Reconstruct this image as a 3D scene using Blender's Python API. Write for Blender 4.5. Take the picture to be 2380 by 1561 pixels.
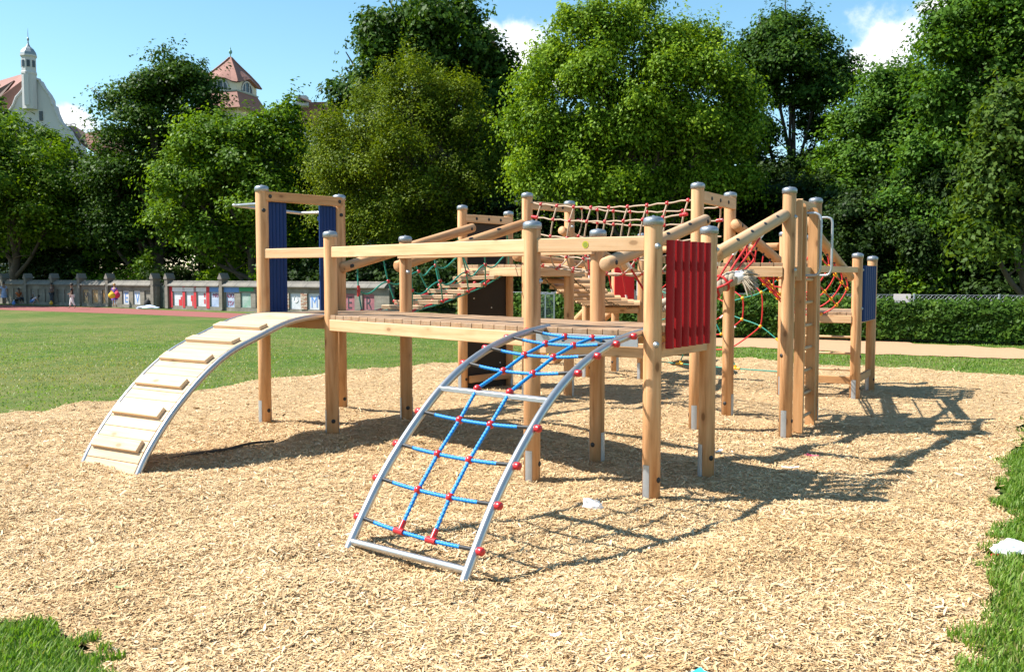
import bpy, bmesh, math, random
import numpy as np
from mathutils import Vector, Matrix

for o in list(bpy.data.objects):
    bpy.data.objects.remove(o)
scene = bpy.context.scene
COL = scene.collection
R = math.radians

# ------------------------------------------------------------------ camera, sky, sun, exposure
EYE = 1.8
PITCH = math.atan(140.5 / 2220.0)
cam_d = bpy.data.cameras.new('camera')
cam_d.sensor_width = 36.0
cam_d.lens = 36.0 * 2220.0 / 2380.0
cam_d.clip_start = 0.1
cam_d.clip_end = 3000
cam = bpy.data.objects.new('camera', cam_d)
COL.objects.link(cam)
cam.location = (0, 0, EYE)
cam.rotation_euler = (math.pi / 2 - PITCH, 0, 0)
scene.camera = cam

SUN_EL = R(50.5)
SUN_AZ = R(269.5)            # compass angle of the sun measured from +Y clockwise: straight left
world = bpy.data.worlds.new('World')
scene.world = world
world.use_nodes = True
wn = world.node_tree
wn.nodes.clear()
def wnode(t, **k):
    n = wn.nodes.new(t)
    for a, b in k.items():
        setattr(n, a, b)
    return n
w_out = wnode('ShaderNodeOutputWorld')
w_bg = wnode('ShaderNodeBackground')
w_sky = wnode('ShaderNodeTexSky', sky_type='NISHITA', sun_disc=False, sun_elevation=SUN_EL, sun_rotation=SUN_AZ,
              altitude=300, air_density=1.0, dust_density=0.25, ozone_density=1.0)
w_bg.inputs['Strength'].default_value = 0.08
w_tc = wnode('ShaderNodeTexCoord')
# cumulus clouds: soft patches of noise placed by direction in the sky
w_n1 = wnode('ShaderNodeTexNoise')
w_n1.inputs['Scale'].default_value = 16.0
w_n1.inputs['Detail'].default_value = 9.0
w_n1.inputs['Roughness'].default_value = 0.58
wn.links.new(w_tc.outputs['Generated'], w_n1.inputs['Vector'])
CLOUDS = [  # azimuth (deg right of +Y), elevation (deg), half width, half height (deg)
    (0.6, 13.3, 2.9, 2.3), (-1.2, 14.0, 1.2, 1.0), (2.6, 12.0, 1.6, 1.8), (21.2, 12.6, 2.6, 2.4), (19.8, 11.8, 1.6, 1.2), (23.6, 14.2, 1.6, .7), (-24.6, 8.2, 2.2, 1.1),
    (62, 15, 8, 3), (95, 22, 9, 4), (-70, 18, 8, 3), (-110, 25, 10, 4), (150, 16, 9, 3.5), (-160, 20, 9, 4), (40, 35, 8, 4)]
last = None
for az, el, hw, hh in CLOUDS:
    a, e = R(az), R(el)
    d = Vector((math.sin(a) * math.cos(e), math.cos(a) * math.cos(e), math.sin(e)))
    sub = wnode('ShaderNodeVectorMath', operation='SUBTRACT')
    sub.inputs[1].default_value = d
    wn.links.new(w_tc.outputs['Generated'], sub.inputs[0])
    scl = wnode('ShaderNodeVectorMath', operation='MULTIPLY')
    scl.inputs[1].default_value = (1 / R(hw), 1 / R(hw), 1 / R(hh))
    wn.links.new(sub.outputs[0], scl.inputs[0])
    ln = wnode('ShaderNodeVectorMath', operation='LENGTH')
    wn.links.new(scl.outputs[0], ln.inputs[0])
    inv = wnode('ShaderNodeMath', operation='SUBTRACT')
    inv.inputs[0].default_value = 1.0
    wn.links.new(ln.outputs['Value'], inv.inputs[1])
    if last is None:
        last = inv
    else:
        mx = wnode('ShaderNodeMath', operation='MAXIMUM')
        wn.links.new(last.outputs[0], mx.inputs[0])
        wn.links.new(inv.outputs[0], mx.inputs[1])
        last = mx
w_a = wnode('ShaderNodeMath', operation='MULTIPLY_ADD')   # noise * k + patch
w_a.inputs[1].default_value = 2.6
wn.links.new(w_n1.outputs['Fac'], w_a.inputs[0])
wn.links.new(last.outputs[0], w_a.inputs[2])
w_r = wnode('ShaderNodeMapRange', interpolation_type='SMOOTHSTEP')
w_r.inputs['From Min'].default_value = 1.42
w_r.inputs['From Max'].default_value = 2.05
wn.links.new(w_a.outputs[0], w_r.inputs['Value'])
w_mix = wnode('ShaderNodeMix', data_type='RGBA')
w_mix.inputs['B'].default_value = (8.0, 8.1, 8.3, 1)
wn.links.new(w_r.outputs['Result'], w_mix.inputs['Factor'])
w_hs = wnode('ShaderNodeHueSaturation')
w_hs.inputs['Hue'].default_value = .482
w_hs.inputs['Saturation'].default_value = 1.16
w_hs.inputs['Value'].default_value = 1.2
wn.links.new(w_sky.outputs['Color'], w_hs.inputs['Color'])
wn.links.new(w_hs.outputs['Color'], w_mix.inputs['A'])
wn.links.new(w_mix.outputs['Result'], w_bg.inputs['Color'])
wn.links.new(w_bg.outputs['Background'], w_out.inputs['Surface'])

sun_d = bpy.data.lights.new('sun', 'SUN')
sun_d.energy = 5.0
sun_d.angle = R(0.53)
sun_d.color = (1.0, 0.95, 0.87)
sun = bpy.data.objects.new('sun', sun_d)
COL.objects.link(sun)
sdir = Vector((math.sin(SUN_AZ) * math.cos(SUN_EL), math.cos(SUN_AZ) * math.cos(SUN_EL), math.sin(SUN_EL)))
sun.rotation_euler = sdir.to_track_quat('Z', 'Y').to_euler()
sun.location = sdir * 60

vs = scene.view_settings
vs.view_transform = 'Standard'
vs.look = 'None'
vs.exposure = 1.14
vs.gamma = 1.0
vs.use_curve_mapping = False

# ------------------------------------------------------------------ layout helper
CY, SY = math.cos(PITCH), math.sin(PITCH)
def at(u, v, Y):
    """point at forward distance Y seen in direction (u, v) of a 2380 x 1561 view"""
    a = (u - 1190.0) / 2220.0
    b = -(v - 780.5) / 2220.0
    r = Vector((a, CY + b * SY, -SY + b * CY))
    return Vector((0, 0, EYE)) + r * (Y / r.y)
def sstep(a, b, x):
    t = np.clip((x - a) / (b - a), 0, 1)
    return t * t * (3 - 2 * t)
def gz(x, y):
    """gentle rise of the ground towards the back left"""
    return 0.065 * sstep(9.6, 12.4, y) * sstep(3.4, 0.2, x)

# ------------------------------------------------------------------ object helpers
WORLD = {}
def props(o, label=None, cat=None, group=None, kind=None):
    if label: o['label'] = label
    if cat: o['category'] = cat
    if group: o['group'] = group
    if kind: o['kind'] = kind
    return o
def link(o, parent=None, mw=None):
    COL.objects.link(o)
    mw = mw.copy() if mw is not None else Matrix()
    WORLD[o.name] = mw
    if parent is not None:
        o.parent = parent
        o.matrix_parent_inverse = WORLD[parent.name].inverted()
    o.matrix_basis = mw
    return o
def thing(name, label, cat, loc=(0, 0, 0), group=None):
    o = bpy.data.objects.new(name, None)
    o.empty_display_size = 0.2
    link(o, None, Matrix.Translation(Vector(loc)))
    return props(o, label, cat, group)
def obj(name, me, mat=None, parent=None, mw=None):
    if mat is not None and not me.materials:
        me.materials.append(mat)
    return link(bpy.data.objects.new(name, me), parent, mw)

class MB:
    """collects simple solids into one mesh"""
    def __init__(s):
        s.v = []; s.f = []; s.sm = []
    def add(s, vs_, fs, smooth=False):
        b = len(s.v)
        s.v += [tuple(p) for p in vs_]
        s.f += [tuple(i + b for i in f) for f in fs]
        s.sm += [smooth] * len(fs)
    def box(s, c, d, rot=None, bev=0.0):
        hx, hy, hz = d[0] / 2, d[1] / 2, d[2] / 2
        c = Vector(c)
        if bev <= 0:
            p = [Vector((x, y, z)) for z in (-hz, hz) for y in (-hy, hy) for x in (-hx, hx)]
            f = [(0, 2, 3, 1), (4, 5, 7, 6), (0, 1, 5, 4), (2, 6, 7, 3), (0, 4, 6, 2), (1, 3, 7, 5)]
        else:   # box with its four long edges (along z) chamfered and the ends slightly drawn in
            b = min(bev, hx * .9, hy * .9)
            ring = [(-hx + b, -hy), (hx - b, -hy), (hx, -hy + b), (hx, hy - b), (hx - b, hy), (-hx + b, hy), (-hx, hy - b), (-hx, -hy + b)]
            p = []
            for z, k in ((-hz, b), (-hz + b, 0), (hz - b, 0), (hz, b)):
                for (x, y) in ring:
                    p.append(Vector((x * (1 - k / hx) if k else x, y * (1 - k / hy) if k else y, z)))
            f = [tuple(range(7, -1, -1)), tuple(range(24, 32))]
            for r in range(3):
                for i in range(8):
                    j = (i + 1) % 8
                    f.append((r * 8 + i, r * 8 + j, r * 8 + 8 + j, r * 8 + 8 + i))
        if rot is not None:
            p = [rot @ q for q in p]
        s.add([q + c for q in p], f)
        return s
    def tube(s, pts, r, n=10, caps=True, closed=False, lobes=0, twist=0.0):
        pts = [Vector(p) for p in pts]
        m = len(pts)
        rr = r if isinstance(r, (list, tuple)) else [r] * m
        up = None
        V = []; dist = 0
        for i, p in enumerate(pts):
            if closed:
                t = (pts[(i + 1) % m] - pts[i - 1]).normalized()
            else:
                t = (pts[min(i + 1, m - 1)] - pts[max(i - 1, 0)]).normalized()
            if up is None:
                a = Vector((0, 0, 1)) if abs(t.z) < .9 else Vector((1, 0, 0))
                up = (a - t * a.dot(t)).normalized()
            else:
                up = (up - t * up.dot(t)).normalized()
            sd = t.cross(up)
            if i: dist += (pts[i] - pts[i - 1]).length
            for k in range(n):
                a = 2 * math.pi * k / n + (dist * twist)
                q = rr[i]
                if lobes:
                    q *= 1 + .16 * math.cos(lobes * 2 * math.pi * k / n)
                V.append(p + (up * math.cos(a) + sd * math.sin(a)) * q)
        F = []
        for i in range(m if closed else m - 1):
            for k in range(n):
                a, b = i * n + k, i * n + (k + 1) % n
                c, d = ((i + 1) % m) * n + (k + 1) % n, ((i + 1) % m) * n + k
                F.append((a, b, c, d))
        s.add(V, F, True)
        if caps and not closed:
            s.add([V[k] for k in range(n)], [tuple(range(n - 1, -1, -1))])
            s.add([V[(m - 1) * n + k] for k in range(n)], [tuple(range(n))])
        return s
    def lathe(s, prof, n=20, c=(0, 0, 0), smooth=True, squash=1.0):
        c = Vector(c)
        V = []; F = []
        for (r, z) in prof:
            for k in range(n):
                a = 2 * math.pi * k / n
                V.append(c + Vector((r * math.cos(a), r * math.sin(a) * squash, z)))
        for i in range(len(prof) - 1):
            for k in range(n):
                F.append((i * n + k, i * n + (k + 1) % n, (i + 1) * n + (k + 1) % n, (i + 1) * n + k))
        F.append(tuple(range(n - 1, -1, -1)))
        F.append(tuple((len(prof) - 1) * n + k for k in range(n)))
        s.add(V, F, smooth)
        return s
    def ball(s, c, r, n=10, m=6, sc=(1, 1, 1)):
        prof = [(max(1e-4, r * math.sin(math.pi * i / m)), -r * math.cos(math.pi * i / m)) for i in range(m + 1)]
        b = MB().lathe(prof, n)
        s.add([Vector((p[0] * sc[0], p[1] * sc[1], p[2] * sc[2])) + Vector(c) for p in b.v], b.f, True)
        return s
    def mesh(s, name):
        me = bpy.data.meshes.new(name)
        me.from_pydata(s.v, [], s.f)
        me.polygons.foreach_set('use_smooth', s.sm)
        me.update()
        return me
    def build(s, name, mat, parent=None, mw=None):
        return obj(name, s.mesh(name), mat, parent, mw)

def frame(p0, p1, upv=(0, 0, 1)):
    """matrix whose z runs from p0 to p1 and whose y leans to upv"""
    p0, p1 = Vector(p0), Vector(p1)
    z = (p1 - p0).normalized()
    u = Vector(upv)
    if abs(z.dot(u)) > .98: u = Vector((0, 1, 0))
    y = (u - z * z.dot(u)).normalized()
    x = y.cross(z)
    m = Matrix((x, y, z)).transposed().to_4x4()
    m.translation = p0
    return m
def timber(name, p0, p1, w, h, mat, parent, bev=0.006, upv=(0, 0, 1)):
    """squared timber: its own mesh with z along the grain, h measured along upv"""
    L = (Vector(p1) - Vector(p0)).length
    return MB().box((0, 0, L / 2), (w, h, L), bev=bev).build(name, mat, parent, frame(p0, p1, upv))
def log(name, p0, p1, r, mat, parent, n=20):
    L = (Vector(p1) - Vector(p0)).length
    b = min(.012, r * .2)
    m = MB()
    m.lathe([(r - b, 0), (r, b), (r, L * .5), (r, L - b), (r - b, L)], n)
    return m.build(name, mat, parent, frame(p0, p1))
def arc(pts, n=8):
    """Catmull-Rom through pts"""
    P = [Vector(p) for p in pts]
    P = [P[0] * 2 - P[1]] + P + [P[-1] * 2 - P[-2]]
    out = []
    for i in range(1, len(P) - 2):
        for k in range(n):
            t = k / n
            out.append(.5 * ((2 * P[i]) + (P[i + 1] - P[i - 1]) * t + (2 * P[i - 1] - 5 * P[i] + 4 * P[i + 1] - P[i + 2]) * t * t + (3 * P[i] - P[i - 1] - 3 * P[i + 1] + P[i + 2]) * t ** 3))
    out.append(P[-2])
    return out
def sag(p0, p1, d, n=8):
    p0, p1 = Vector(p0), Vector(p1)
    return [p0.lerp(p1, i / n) - Vector((0, 0, d * 4 * (i / n) * (1 - i / n))) for i in range(n + 1)]
def raw_mesh(name, verts, faces_n, loops, tint=None, smooth=False):
    """fast mesh from numpy: verts (N,3), polygons of faces_n corners each"""
    me = bpy.data.meshes.new(name)
    nv = len(verts); nl = len(loops); nf = nl // faces_n
    me.vertices.add(nv)
    me.vertices.foreach_set('co', np.asarray(verts, np.float32).ravel())
    me.loops.add(nl)
    me.loops.foreach_set('vertex_index', np.asarray(loops, np.int32))
    me.polygons.add(nf)
    me.polygons.foreach_set('loop_start', np.arange(0, nl, faces_n, dtype=np.int32))
    me.polygons.foreach_set('loop_total', np.full(nf, faces_n, np.int32))
    if smooth:
        me.polygons.foreach_set('use_smooth', np.ones(nf, bool))
    if tint is not None:
        at_ = me.attributes.new('tint', 'FLOAT', 'POINT')
        at_.data.foreach_set('value', np.asarray(tint, np.float32))
    me.update(calc_edges=True)
    return me

# ------------------------------------------------------------------ materials
class NT:
    def __init__(s, name):
        s.m = bpy.data.materials.new(name)
        s.m.use_nodes = True
        s.t = s.m.node_tree
        s.b = s.t.nodes['Principled BSDF']
        s.o = s.t.nodes['Material Output']
    def n(s, t, ins=None, **k):
        x = s.t.nodes.new(t)
        for a, b in k.items(): setattr(x, a, b)
        for a, b in (ins or {}).items(): x.inputs[a].default_value = b
        return x
    def l(s, a, b): s.t.links.new(a, b)
    def ramp(s, fac, stops):
        r = s.n('ShaderNodeValToRGB')
        e = r.color_ramp.elements
        while len(e) < len(stops): e.new(.5)
        for i, (p, c) in enumerate(stops):
            e[i].position = p; e[i].color = (*c, 1)
        s.l(fac, r.inputs[0])
        return r.outputs[0]
    def mix(s, fac, a, b, mode='MIX'):
        x = s.n('ShaderNodeMix', data_type='RGBA', blend_type=mode)
        for sock, val in (('Factor', fac), ('A', a), ('B', b)):
            if isinstance(val, (int, float)): x.inputs[sock].default_value = val
            elif isinstance(val, tuple): x.inputs[sock].default_value = (*val, 1)
            else: s.l(val, x.inputs[sock])
        return x.outputs['Result']
    def math(s, op, a, b=0.0, c=None):
        x = s.n('ShaderNodeMath', operation=op)
        for i, v in enumerate((a, b) if c is None else (a, b, c)):
            if isinstance(v, (int, float)): x.inputs[i].default_value = v
            else: s.l(v, x.inputs[i])
        return x.outputs[0]
    def coords(s, scale=(1, 1, 1), rnd=True, kind='Object'):
        tc = s.n('ShaderNodeTexCoord')
        mp = s.n('ShaderNodeMapping')
        mp.inputs['Scale'].default_value = scale
        s.l(tc.outputs[kind], mp.inputs['Vector'])
        if rnd:
            oi = s.n('ShaderNodeObjectInfo')
            cx = s.n('ShaderNodeCombineXYZ')
            q = s.math('MULTIPLY', oi.outputs['Random'], 37.0)
            for k in range(3): s.l(q, cx.inputs[k])
            s.l(cx.outputs[0], mp.inputs['Location'])
        return mp.outputs[0]
    def noise(s, vec, scale, detail=4, rough=.55, dist=0.0):
        x = s.n('ShaderNodeTexNoise', {'Scale': scale, 'Detail': detail, 'Roughness': rough, 'Distortion': dist})
        s.l(vec, x.inputs['Vector'])
        return x.outputs['Fac']
    def bump(s, h, strength, dist=.01):
        x = s.n('ShaderNodeBump', {'Strength': strength, 'Distance': dist})
        s.l(h, x.inputs['Height'])
        s.l(x.outputs[0], s.b.inputs['Normal'])
    def col(s, c):
        if isinstance(c, tuple): s.b.inputs['Base Color'].default_value = (*c, 1)
        else: s.l(c, s.b.inputs['Base Color'])
        return s
    def set(s, **k):
        for a, b in k.items(): s.b.inputs[a.replace('_', ' ')].default_value = b
        return s

def wood(name, light, mid, dark, grain=1.0, knots=True, rough=.62, weather=None):
    m = NT(name)
    v1 = m.coords((16 * grain, 16 * grain, .8))
    n1 = m.noise(v1, 1.6, 5, .6, .35)
    c = m.ramp(n1, [(.27, dark), (.46, mid), (.66, light)])
    v2 = m.coords((60 * grain, 60 * grain, 1.5))
    n2 = m.noise(v2, 2.0, 3, .6)
    c = m.mix(m.math('MULTIPLY', n2, .35), c, m.mix(.5, dark, mid), 'MIX')
    oi = m.n('ShaderNodeObjectInfo')
    hs = m.n('ShaderNodeHueSaturation')
    m.l(m.math('MULTIPLY_ADD', oi.outputs['Random'], .22, .89), hs.inputs['Value'])
    m.l(c, hs.inputs['Color'])
    c = hs.outputs[0]
    if knots:
        v3 = m.coords((9, 9, 4.5))
        vo = m.n('ShaderNodeTexVoronoi', {'Scale': .55, 'Randomness': 1.0})
        m.l(v3, vo.inputs['Vector'])
        k = m.n('ShaderNodeMapRange', {'From Min': .075, 'From Max': .12, 'To Min': .85, 'To Max': 0.0})
        m.l(vo.outputs['Distance'], k.inputs['Value'])
        c = m.mix(k.outputs[0], c, tuple(x * .38 for x in dark))
        k2 = m.n('ShaderNodeMapRange', {'From Min': .1, 'From Max': .26, 'To Min': .4, 'To Max': 0.0})
        m.l(vo.outputs['Distance'], k2.inputs['Value'])
        c = m.mix(k2.outputs[0], c, dark)
    if weather:
        v4 = m.coords((3, 3, 1.2))
        n4 = m.noise(v4, 1.3, 4, .6)
        k4 = m.n('ShaderNodeMapRange', {'From Min': .45, 'From Max': .7, 'To Max': .55})
        m.l(n4, k4.inputs['Value'])
        c = m.mix(k4.outputs[0], c, weather)
    m.col(c).set(Roughness=rough)
    m.b.inputs['Specular IOR Level'].default_value = .3
    m.bump(n2, .25, .004)
    return m.m
def plain(name, c, rough=.5, metal=0.0, spec=.5, var=.0, bump=0.0, bscale=40):
    m = NT(name)
    if var > 0:
        n = m.noise(m.coords((1, 1, 1)), 6, 4, .6)
        m.col(m.mix(n, tuple(x * (1 - var) for x in c), tuple(min(1, x * (1 + var)) for x in c)))
    else:
        m.col(c)
    m.set(Roughness=rough, Metallic=metal)
    m.b.inputs['Specular IOR Level'].default_value = spec
    if bump:
        m.bump(m.noise(m.coords((1, 1, 1)), bscale, 3), bump, .004)
    return m.m

M_POST = wood('post_wood', (.64, .385, .205), (.53, .285, .13), (.30, .13, .048), .7)
M_LOG = wood('log_wood', (.56, .365, .205), (.50, .30, .15), (.34, .18, .08), .55, weather=(.46, .36, .26))
M_BEAM = wood('beam_wood', (.64, .425, .25), (.57, .355, .19), (.42, .23, .105), .8)
M_DECK = wood('deck_wood', (.36, .235, .14), (.31, .19, .105), (.22, .13, .07), 1.0, weather=(.30, .23, .17))
M_RAMP = wood('ramp_wood', (.64, .475, .31), (.57, .40, .245), (.44, .28, .15), .9)
M_END = wood('end_grain', (.50, .32, .18), (.44, .27, .14), (.30, .17, .08), 1.2, knots=False)
M_TIE = wood('reddish_beam_wood', (.52, .29, .135), (.44, .23, .095), (.28, .13, .05), .8)
M_STEEL = plain('brushed_steel', (.47, .465, .46), .36, .9, var=.08)
M_GALV = plain('galvanised_steel', (.40, .42, .44), .45, .7, var=.2)
M_CAP = plain('cap_steel', (.30, .32, .345), .42, .8, var=.08)
M_BLACK = plain('black_rubber', (.012, .012, .013), .55)
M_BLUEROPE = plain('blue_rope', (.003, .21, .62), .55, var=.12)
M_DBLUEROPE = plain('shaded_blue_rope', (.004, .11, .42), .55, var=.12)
M_REDP = plain('red_plastic', (.46, .018, .022), .28, var=.06)
M_REDSLAT = plain('red_slat', (.30, .006, .009), .55, spec=.2, var=.12)
M_REDBOARD = plain('red_board', (.62, .025, .03), .5, spec=.2)
M_REDROPE = plain('red_rope', (.52, .018, .016), .6, var=.15)
M_GREENROPE = plain('green_rope', (.008, .21, .15), .55, var=.1)
M_TANROPE = plain('tan_rope', (.40, .29, .20), .75, var=.1)
M_GREYROPE = plain('grey_hemp_rope', (.36, .31, .235), .85, var=.2)
M_YEL = plain('yellow_plastic', (.78, .38, .008), .32)
M_BLUESLAT = plain('blue_slat', (.007, .030, .125), .55, spec=.2, var=.1)
M_DARKP = plain('dark_brown_board', (.024, .016, .011), .6, spec=.2, var=.2)
M_CHAIN = plain('old_chain', (.13, .10, .05), .5, .6)
M_TAPE = plain('white_tape', (.78, .77, .78), .45)
M_PAPER = plain('white_paper', (.82, .81, .80), .7)
M_GREYPL = plain('grey_plastic', (.30, .31, .31), .45)
M_BEIGEPL = plain('beige_plastic', (.50, .42, .31), .4)

# ------------------------------------------------------------------ ground materials
def mat_lawn():
    m = NT('lawn_grass')
    v = m.coords((1, 1, 1), False)
    a = m.noise(v, .22, 4, .6)
    b = m.noise(v, 1.6, 5, .65)
    c = m.noise(v, 26, 4, .7)
    g = m.ramp(b, [(.3, (.055, .105, .016)), (.55, (.085, .135, .022)), (.75, (.115, .155, .032))])
    dry = m.n('ShaderNodeMapRange', {'From Min': .44, 'From Max': .62, 'To Max': .85})
    m.l(m.math('ADD', m.math('MULTIPLY', a, .6), m.math('MULTIPLY', b, .4)), dry.inputs['Value'])
    g = m.mix(dry.outputs[0], g, (.19, .165, .06))
    g = m.mix(m.math('MULTIPLY', c, .55), g, (.035, .075, .012))
    m.col(g).set(Roughness=.9)
    m.b.inputs['Specular IOR Level'].default_value = .15
    m.bump(c, .8, .03)
    return m.m
def mat_chipbed():
    m = NT('wood_chip_floor')
    v = m.coords((1, 1, 1), False)
    big = m.noise(v, .9, 4, .6)
    w = m.n('ShaderNodeTexNoise', {'Scale': 7, 'Detail': 3})
    m.l(v, w.inputs['Vector'])
    wv = m.n('ShaderNodeVectorMath', operation='MULTIPLY_ADD')
    wv.inputs[1].default_value = (.5, .5, .5)
    m.l(w.outputs['Color'], wv.inputs[0]); m.l(v, wv.inputs[2])
    cols = []
    for ang in (.3, 1.5, 2.5):
        mp = m.n('ShaderNodeMapping')
        mp.inputs['Rotation'].default_value = (0, 0, ang)
        mp.inputs['Scale'].default_value = (22, 75, 20)
        m.l(wv.outputs[0], mp.inputs['Vector'])
        vo = m.n('ShaderNodeTexVoronoi', {'Scale': 1.0})
        m.l(mp.outputs[0], vo.inputs['Vector'])
        cols.append(vo)
    f = m.math('MAXIMUM', m.math('MULTIPLY', cols[0].outputs['Color'], 1.0), cols[1].outputs['Distance'])
    sel = m.noise(v, 30, 2)
    val = m.mix(sel, cols[0].outputs['Color'], cols[2].outputs['Color'])
    bw = m.n('ShaderNodeRGBToBW'); m.l(val, bw.inputs[0])
    c = m.ramp(bw.outputs[0], [(.12, (.34, .20, .09)), (.35, (.50, .33, .165)), (.6, (.61, .43, .235)), (.85, (.70, .53, .33))])
    c = m.mix(m.math('MULTIPLY', big, .35), c, (.42, .28, .14))
    m.col(c).set(Roughness=.85)
    m.b.inputs['Specular IOR Level'].default_value = .2
    h = m.math('ADD', cols[0].outputs['Distance'], cols[1].outputs['Distance'])
    m.bump(h, .9, .02)
    return m.m
def mat_tint(name, stops, rough=.6, trans=0.0, tcol=None, spec=.3):
    m = NT(name)
    a = m.n('ShaderNodeAttribute', attribute_name='tint')
    c = m.ramp(a.outputs['Fac'], stops)
    m.col(c).set(Roughness=rough)
    m.b.inputs['Specular IOR Level'].default_value = spec
    if trans > 0:
        t = m.n('ShaderNodeBsdfTranslucent')
        cc = m.n('ShaderNodeMix', data_type='RGBA', blend_type='MULTIPLY')
        cc.inputs['Factor'].default_value = 1.0
        m.l(c, cc.inputs['A'])
        cc.inputs['B'].default_value = (*(tcol or (1.6, 1.5, .55)), 1)
        m.l(cc.outputs['Result'], t.inputs['Color'])
        mx = m.n('ShaderNodeMixShader', {'Fac': trans})
        m.l(m.b.outputs[0], mx.inputs[1]); m.l(t.outputs[0], mx.inputs[2])
        m.l(mx.outputs[0], m.o.inputs['Surface'])
    return m.m
def mat_soft(name, c1, c2, scale, bump=.4):
    m = NT(name)
    v = m.coords((1, 1, 1), False)
    n1 = m.noise(v, scale, 5, .65); n2 = m.noise(v, scale * 14, 4, .7)
    m.col(m.mix(m.math('ADD', m.math('MULTIPLY', n1, .7), m.math('MULTIPLY', n2, .3)), c1, c2)).set(Roughness=.9)
    m.b.inputs['Specular IOR Level'].default_value = .2
    m.bump(n2, bump, .03)
    return m.m
M_LAWN = mat_lawn()
M_BED = mat_chipbed()
M_CHIP = mat_tint('wood_chip', [(0, (.30, .175, .075)), (.2, (.50, .33, .155)), (.6, (.61, .43, .23)), (.92, (.70, .54, .345)), (1, (.80, .70, .54))], .75)
M_BLADE = mat_tint('grass_blade', [(0, (.055, .125, .012)), (.4, (.125, .235, .022)), (.75, (.190, .280, .042)), (1, (.30, .265, .10))], .5, .4, (1.25, 1.4, .6))
M_SAND = mat_soft('pinkish_sand', (.38, .22, .125), (.48, .295, .175), 2.0)
M_TRACK = mat_soft('red_running_track', (.21, .072, .062), (.27, .10, .088), .8, .2)

rng = np.random.default_rng(7)
class VNoise:
    def __init__(s, seed, cell):
        s.g = np.random.default_rng(seed).random((256, 256)); s.c = cell
    def __call__(s, x, y):
        x = np.asarray(x) / s.c + 100; y = np.asarray(y) / s.c + 100
        xi = np.floor(x).astype(int); yi = np.floor(y).astype(int)
        fx = x - xi; fy = y - yi
        fx = fx * fx * (3 - 2 * fx); fy = fy * fy * (3 - 2 * fy)
        g = s.g
        a = g[xi % 256, yi % 256]; b = g[(xi + 1) % 256, yi % 256]
        c = g[xi % 256, (yi + 1) % 256]; d = g[(xi + 1) % 256, (yi + 1) % 256]
        return (a * (1 - fx) + b * fx) * (1 - fy) + (c * (1 - fx) + d * fx) * fy
N1, N2, N3 = VNoise(1, .75), VNoise(2, .32), VNoise(3, .13)
def bedz(x, y):
    """surface of the chip bed: soft heaps and scuffed hollows"""
    return gz(x, y) - .046 + .075 * N1(x, y) * N1(x + 9, y) + .046 * N2(x, y) + .018 * N3(x, y)

BED = [(-1.82, 4.24), (-1.925, 4.39), (-2.12, 4.6), (-2.35, 4.78), (-2.55, 4.9), (-2.70, 4.92), (-4.4, 5.3), (-7.0, 7.6), (-7.6, 10.0), (-7.0, 11.4), (-6.41, 11.86), (-5.97, 12.42),
       (-5.56, 13.04), (-5.04, 13.72), (-4.66, 14.47), (-4.25, 15.9), (-3.03, 17.18), (-2.0, 18.37), (-1.27, 18.72), (.09, 19.95), (1.5, 21.2), (2.68, 22.0), (3.6, 21.6), (4.7, 20.78),
       (6.29, 19.36), (7.78, 18.46), (9.21, 17.1), (9.9, 15.4), (8.6, 13.5), (6.38, 11.86), (5.6, 10.5), (5.02, 9.44), (4.41, 8.42), (3.9, 7.6), (3.68, 7.05), (3.37, 6.57), (3.07, 5.97),
       (2.86, 5.62), (2.77, 5.38), (2.62, 5.16), (2.58, 5.03), (2.32, 4.72), (2.28, 4.55), (2.0, 4.24), (1.6, 3.6), (.6, 3.1), (-.8, 3.1), (-1.5, 3.6)]
def inside(px, py, poly):
    c = np.zeros(len(px), bool)
    j = len(poly) - 1
    for i in range(len(poly)):
        xi, yi = poly[i]; xj, yj = poly[j]
        hit = ((yi > py) != (yj > py)) & (px < (xj - xi) * (py - yi) / ((yj - yi) or 1e-9) + xi)
        c ^= hit
        j = i
    return c
def ragged(poly, step=.09, amp=.07, seed=0):
    r = np.random.default_rng(seed)
    out = []
    for i in range(len(poly)):
        a = np.array(poly[i]); b = np.array(poly[(i + 1) % len(poly)])
        n = max(1, int(np.linalg.norm(b - a) / step))
        for k in range(n):
            p = a + (b - a) * k / n
            q = (N2(p[0] * 1.3, p[1] * 1.3) - .5) * 2 * amp * 1.6 + r.normal(0, amp * .3)
            t = (b - a) / np.linalg.norm(b - a)
            out.append((p[0] + t[1] * q, p[1] - t[0] * q))
    return out
BEDR = ragged(BED, .09, .06, 3)

def sheet(name, poly, zf, mat, step=.15, kind='structure'):
    from mathutils.geometry import delaunay_2d_cdt
    P = np.array(poly)
    x0, y0 = P.min(0); x1, y1 = P.max(0)
    gx, gy = np.meshgrid(np.arange(x0, x1, step), np.arange(y0, y1, step))
    gx = gx.ravel() + rng.normal(0, step * .15, gx.size); gy = gy.ravel() + rng.normal(0, step * .15, gy.size)
    k = inside(gx, gy, poly)
    pts = [Vector(p) for p in poly] + [Vector((a, b)) for a, b in zip(gx[k], gy[k])]
    n = len(poly)
    V, _, F, *_ = delaunay_2d_cdt(pts, [], [list(range(n))], 1, 1e-5)
    xy = np.array([(p.x, p.y) for p in V])
    z = zf(xy[:, 0], xy[:, 1])
    me = bpy.data.meshes.new(name)
    me.from_pydata([(a, b, c) for (a, b), c in zip(xy, z)], [], F)
    me.polygons.foreach_set('use_smooth', [True] * len(me.polygons))
    me.update()
    o = obj(name, me, mat)
    return props(o, kind=kind)

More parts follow.
